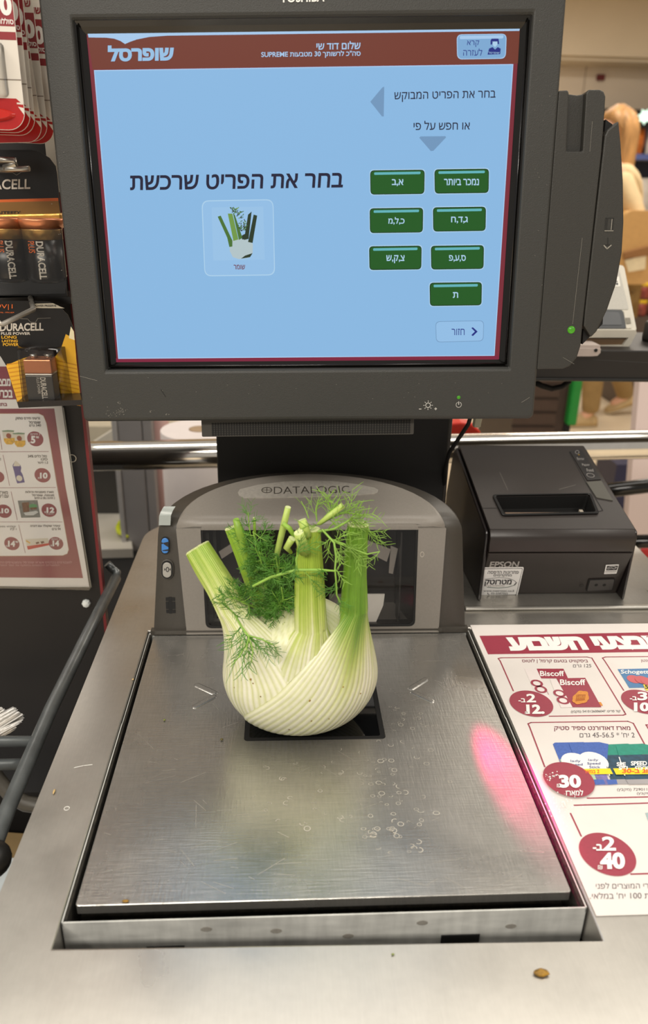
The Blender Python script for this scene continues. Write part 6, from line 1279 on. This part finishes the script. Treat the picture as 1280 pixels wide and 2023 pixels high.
def frond(pts, r, twigs, lev, L, m=0, droop=0.0, seed=None):
    if seed is not None: FR.seed(seed)
    b = MB(); P = [PX(*p) for p in pts]; b.tube(P, [r] * (len(P) - 1) + [r * .6], M_fr[1], 6)
    for i in range(twigs):
        f = FR.uniform(.15, 1.0) * (len(P) - 1); k = min(int(f), len(P) - 2); q = P[k].lerp(P[k + 1], f - k); t = (P[k + 1] - P[k]).normalized()
        dd = (t * FR.uniform(.0, .9) + V((FR.uniform(-1, 1), FR.uniform(-.5, .25), FR.uniform(-.8, 1) - droop))).normalized(); spray(b, q, dd, L * FR.uniform(.7, 1.2), r * .45, lev, M_fr[m])
    return b.build('frond', fen, fix=False)
for k, pts in enumerate((
        [(535, 1222, .172), (530, 1175, .166), (520, 1130, .162), (512, 1090, .16)],
        [(545, 1220, .170), (550, 1180, .164), (552, 1140, .160), (545, 1100, .158)],
        [(555, 1225, .168), (572, 1195, .162), (568, 1160, .160), (580, 1120, .16)],
        [(530, 1225, .166), (505, 1200, .156), (480, 1190, .150), (462, 1180, .148)],
        [(548, 1222, .165), (545, 1200, .156), (560, 1185, .152), (556, 1160, .15)],
        [(520, 1150, .168), (525, 1110, .166), (505, 1070, .168), (500, 1050, .168)])):
    frond(pts, .0009, (17, 20, 17, 13, 15, 12)[k], 2, .0125, 0, .1, 40 + k)
frond([(500, 1158, .140), (535, 1140, .134), (585, 1126, .130), (630, 1126, .130), (662, 1128, .131)], .0010, 7, 1, .012, 0, .3, 3)
frond([(588, 1135, .130), (585, 1105, .131), (592, 1085, .132)], .0007, 5, 1, .011, 0, 0, 4); frond([(600, 1128, .130), (612, 1140, .130), (615, 1152, .130)], .0005, 4, 1, .010, 0, .6, 5)
frond([(662, 1128, .131), (664, 1150, .130), (665, 1175, .129), (672, 1190, .128)], .0006, 6, 1, .010, 0, .5, 6)
frond([(636, 1046, .148), (660, 1072, .140), (664, 1100, .136), (661, 1130, .132)], .0008, 6, 1, .012, 1, .1, 7); frond([(650, 1064, .145), (680, 1075, .142), (708, 1103, .140)], .0007, 5, 1, .012, 1, .1, 8)
frond([(655, 1068, .145), (690, 1082, .140), (725, 1095, .138), (750, 1090, .138)], .0006, 6, 1, .011, 1, .1, 9); frond([(628, 1050, .150), (660, 1045, .148), (690, 1028, .150), (700, 1020, .152)], .0009, 6, 1, .013, 1, 0, 10)
frond([(632, 1036, .154), (655, 1022, .156), (680, 1012, .158), (720, 1018, .160)], .0008, 11, 1, .017, 1, -.3, 11); frond([(700, 1030, .160), (720, 1045, .160), (742, 1055, .160)], .0006, 9, 1, .014, 1, 0, 12); frond([(626, 1030, .156), (624, 1005, .158), (630, 985, .160)], .0005, 4, 1, .012, 1, -.4, 13); frond([(610, 1024, .156), (603, 1005, .158), (595, 990, .160)], .0004, 3, 0, .012, 1, -.4, 14); frond([(640, 1022, .158), (662, 1000, .160), (672, 982, .162)], .0005, 5, 0, .012, 1, -.4, 15)
frond([(498, 1075, .172), (492, 1040, .172), (490, 1012, .173)], .0005, 7, 1, .010, 0, -.1, 16)
frond([(466, 1218, .140), (478, 1240, .130), (492, 1258, .124), (486, 1285, .118)], .0008, 11, 1, .014, 0, 1.0, 17); frond([(492, 1256, .124), (515, 1262, .122), (540, 1274, .120)], .0006, 6, 1, .012, 0, .3, 18); frond([(488, 1270, .122), (474, 1295, .118), (455, 1318, .115)], .0005, 5, 0, .014, 0, .8, 19); frond([(492, 1262, .122), (500, 1285, .118), (496, 1310, .116)], .0005, 4, 0, .012, 0, .8, 20); frond([(470, 1220, .140), (455, 1205, .14), (440, 1190, .142)], .0006, 7, 1, .011, 0, 0, 22)

# ------------------------------------------------------------------ crumbs left on the steel
def crumb(px, py, rx, ry, rz, m, label, z=0.0, seed=1):
    r_ = random.Random(seed); p = onZ(px, py, z); b = MB(); rings = []
    for i in range(1, 6):
        t = pi * i / 6; rings.append([p + V((rx * sin(t) * cos(a) * r_.uniform(.75, 1.2), ry * sin(t) * sin(a) * r_.uniform(.75, 1.2), rz - rz * cos(t) + .0003)) for a in [2 * pi * q / 12 for q in range(12)]])
    b.loft(rings, m); tag(b.build('crumb'), label, 'crumb', 'crumbs on the steel')
M_crb = mat('crumb_ochre', (150, 112, 34), .6, var=.6, scale=260); M_seed = mat('seed_tan', (206, 176, 120), .5); M_cgr = mat('crumb_green', (128, 140, 60), .6)
crumb(1069, 1925, .0042, .0022, .0011, M_crb, 'yellow brown crumb on the steel front edge of the counter, right of centre', 0, 2)
crumb(107, 1566, .0007, .0024, .0006, M_seed, 'thin tan seed on the steel strip left of the platter', 0, 3); crumb(263, 1344, .0010, .0008, .0007, M_seed, 'pale seed on the steel strip beside the back left of the platter gap', 0, 4)
crumb(325, 1424, .0009, .0008, .0006, M_cgr, 'pale green bit on the platter left of the locating ribs, behind the fennel front', 0, 5); crumb(438, 1463, .0011, .0009, .0008, mat('crumb_dark', (92, 84, 44), .6), 'dark green bit on the platter just left of the fennel base', 0, 6); crumb(776, 1887, .0009, .0005, .0005, M_cgr, 'tiny green bit on the front steel below the right tray slot', 0, 7); crumb(248, 1782, .0022, .0010, .0006, M_crb, 'brown smear of crumb at the front left edge of the platter', 0, 8)
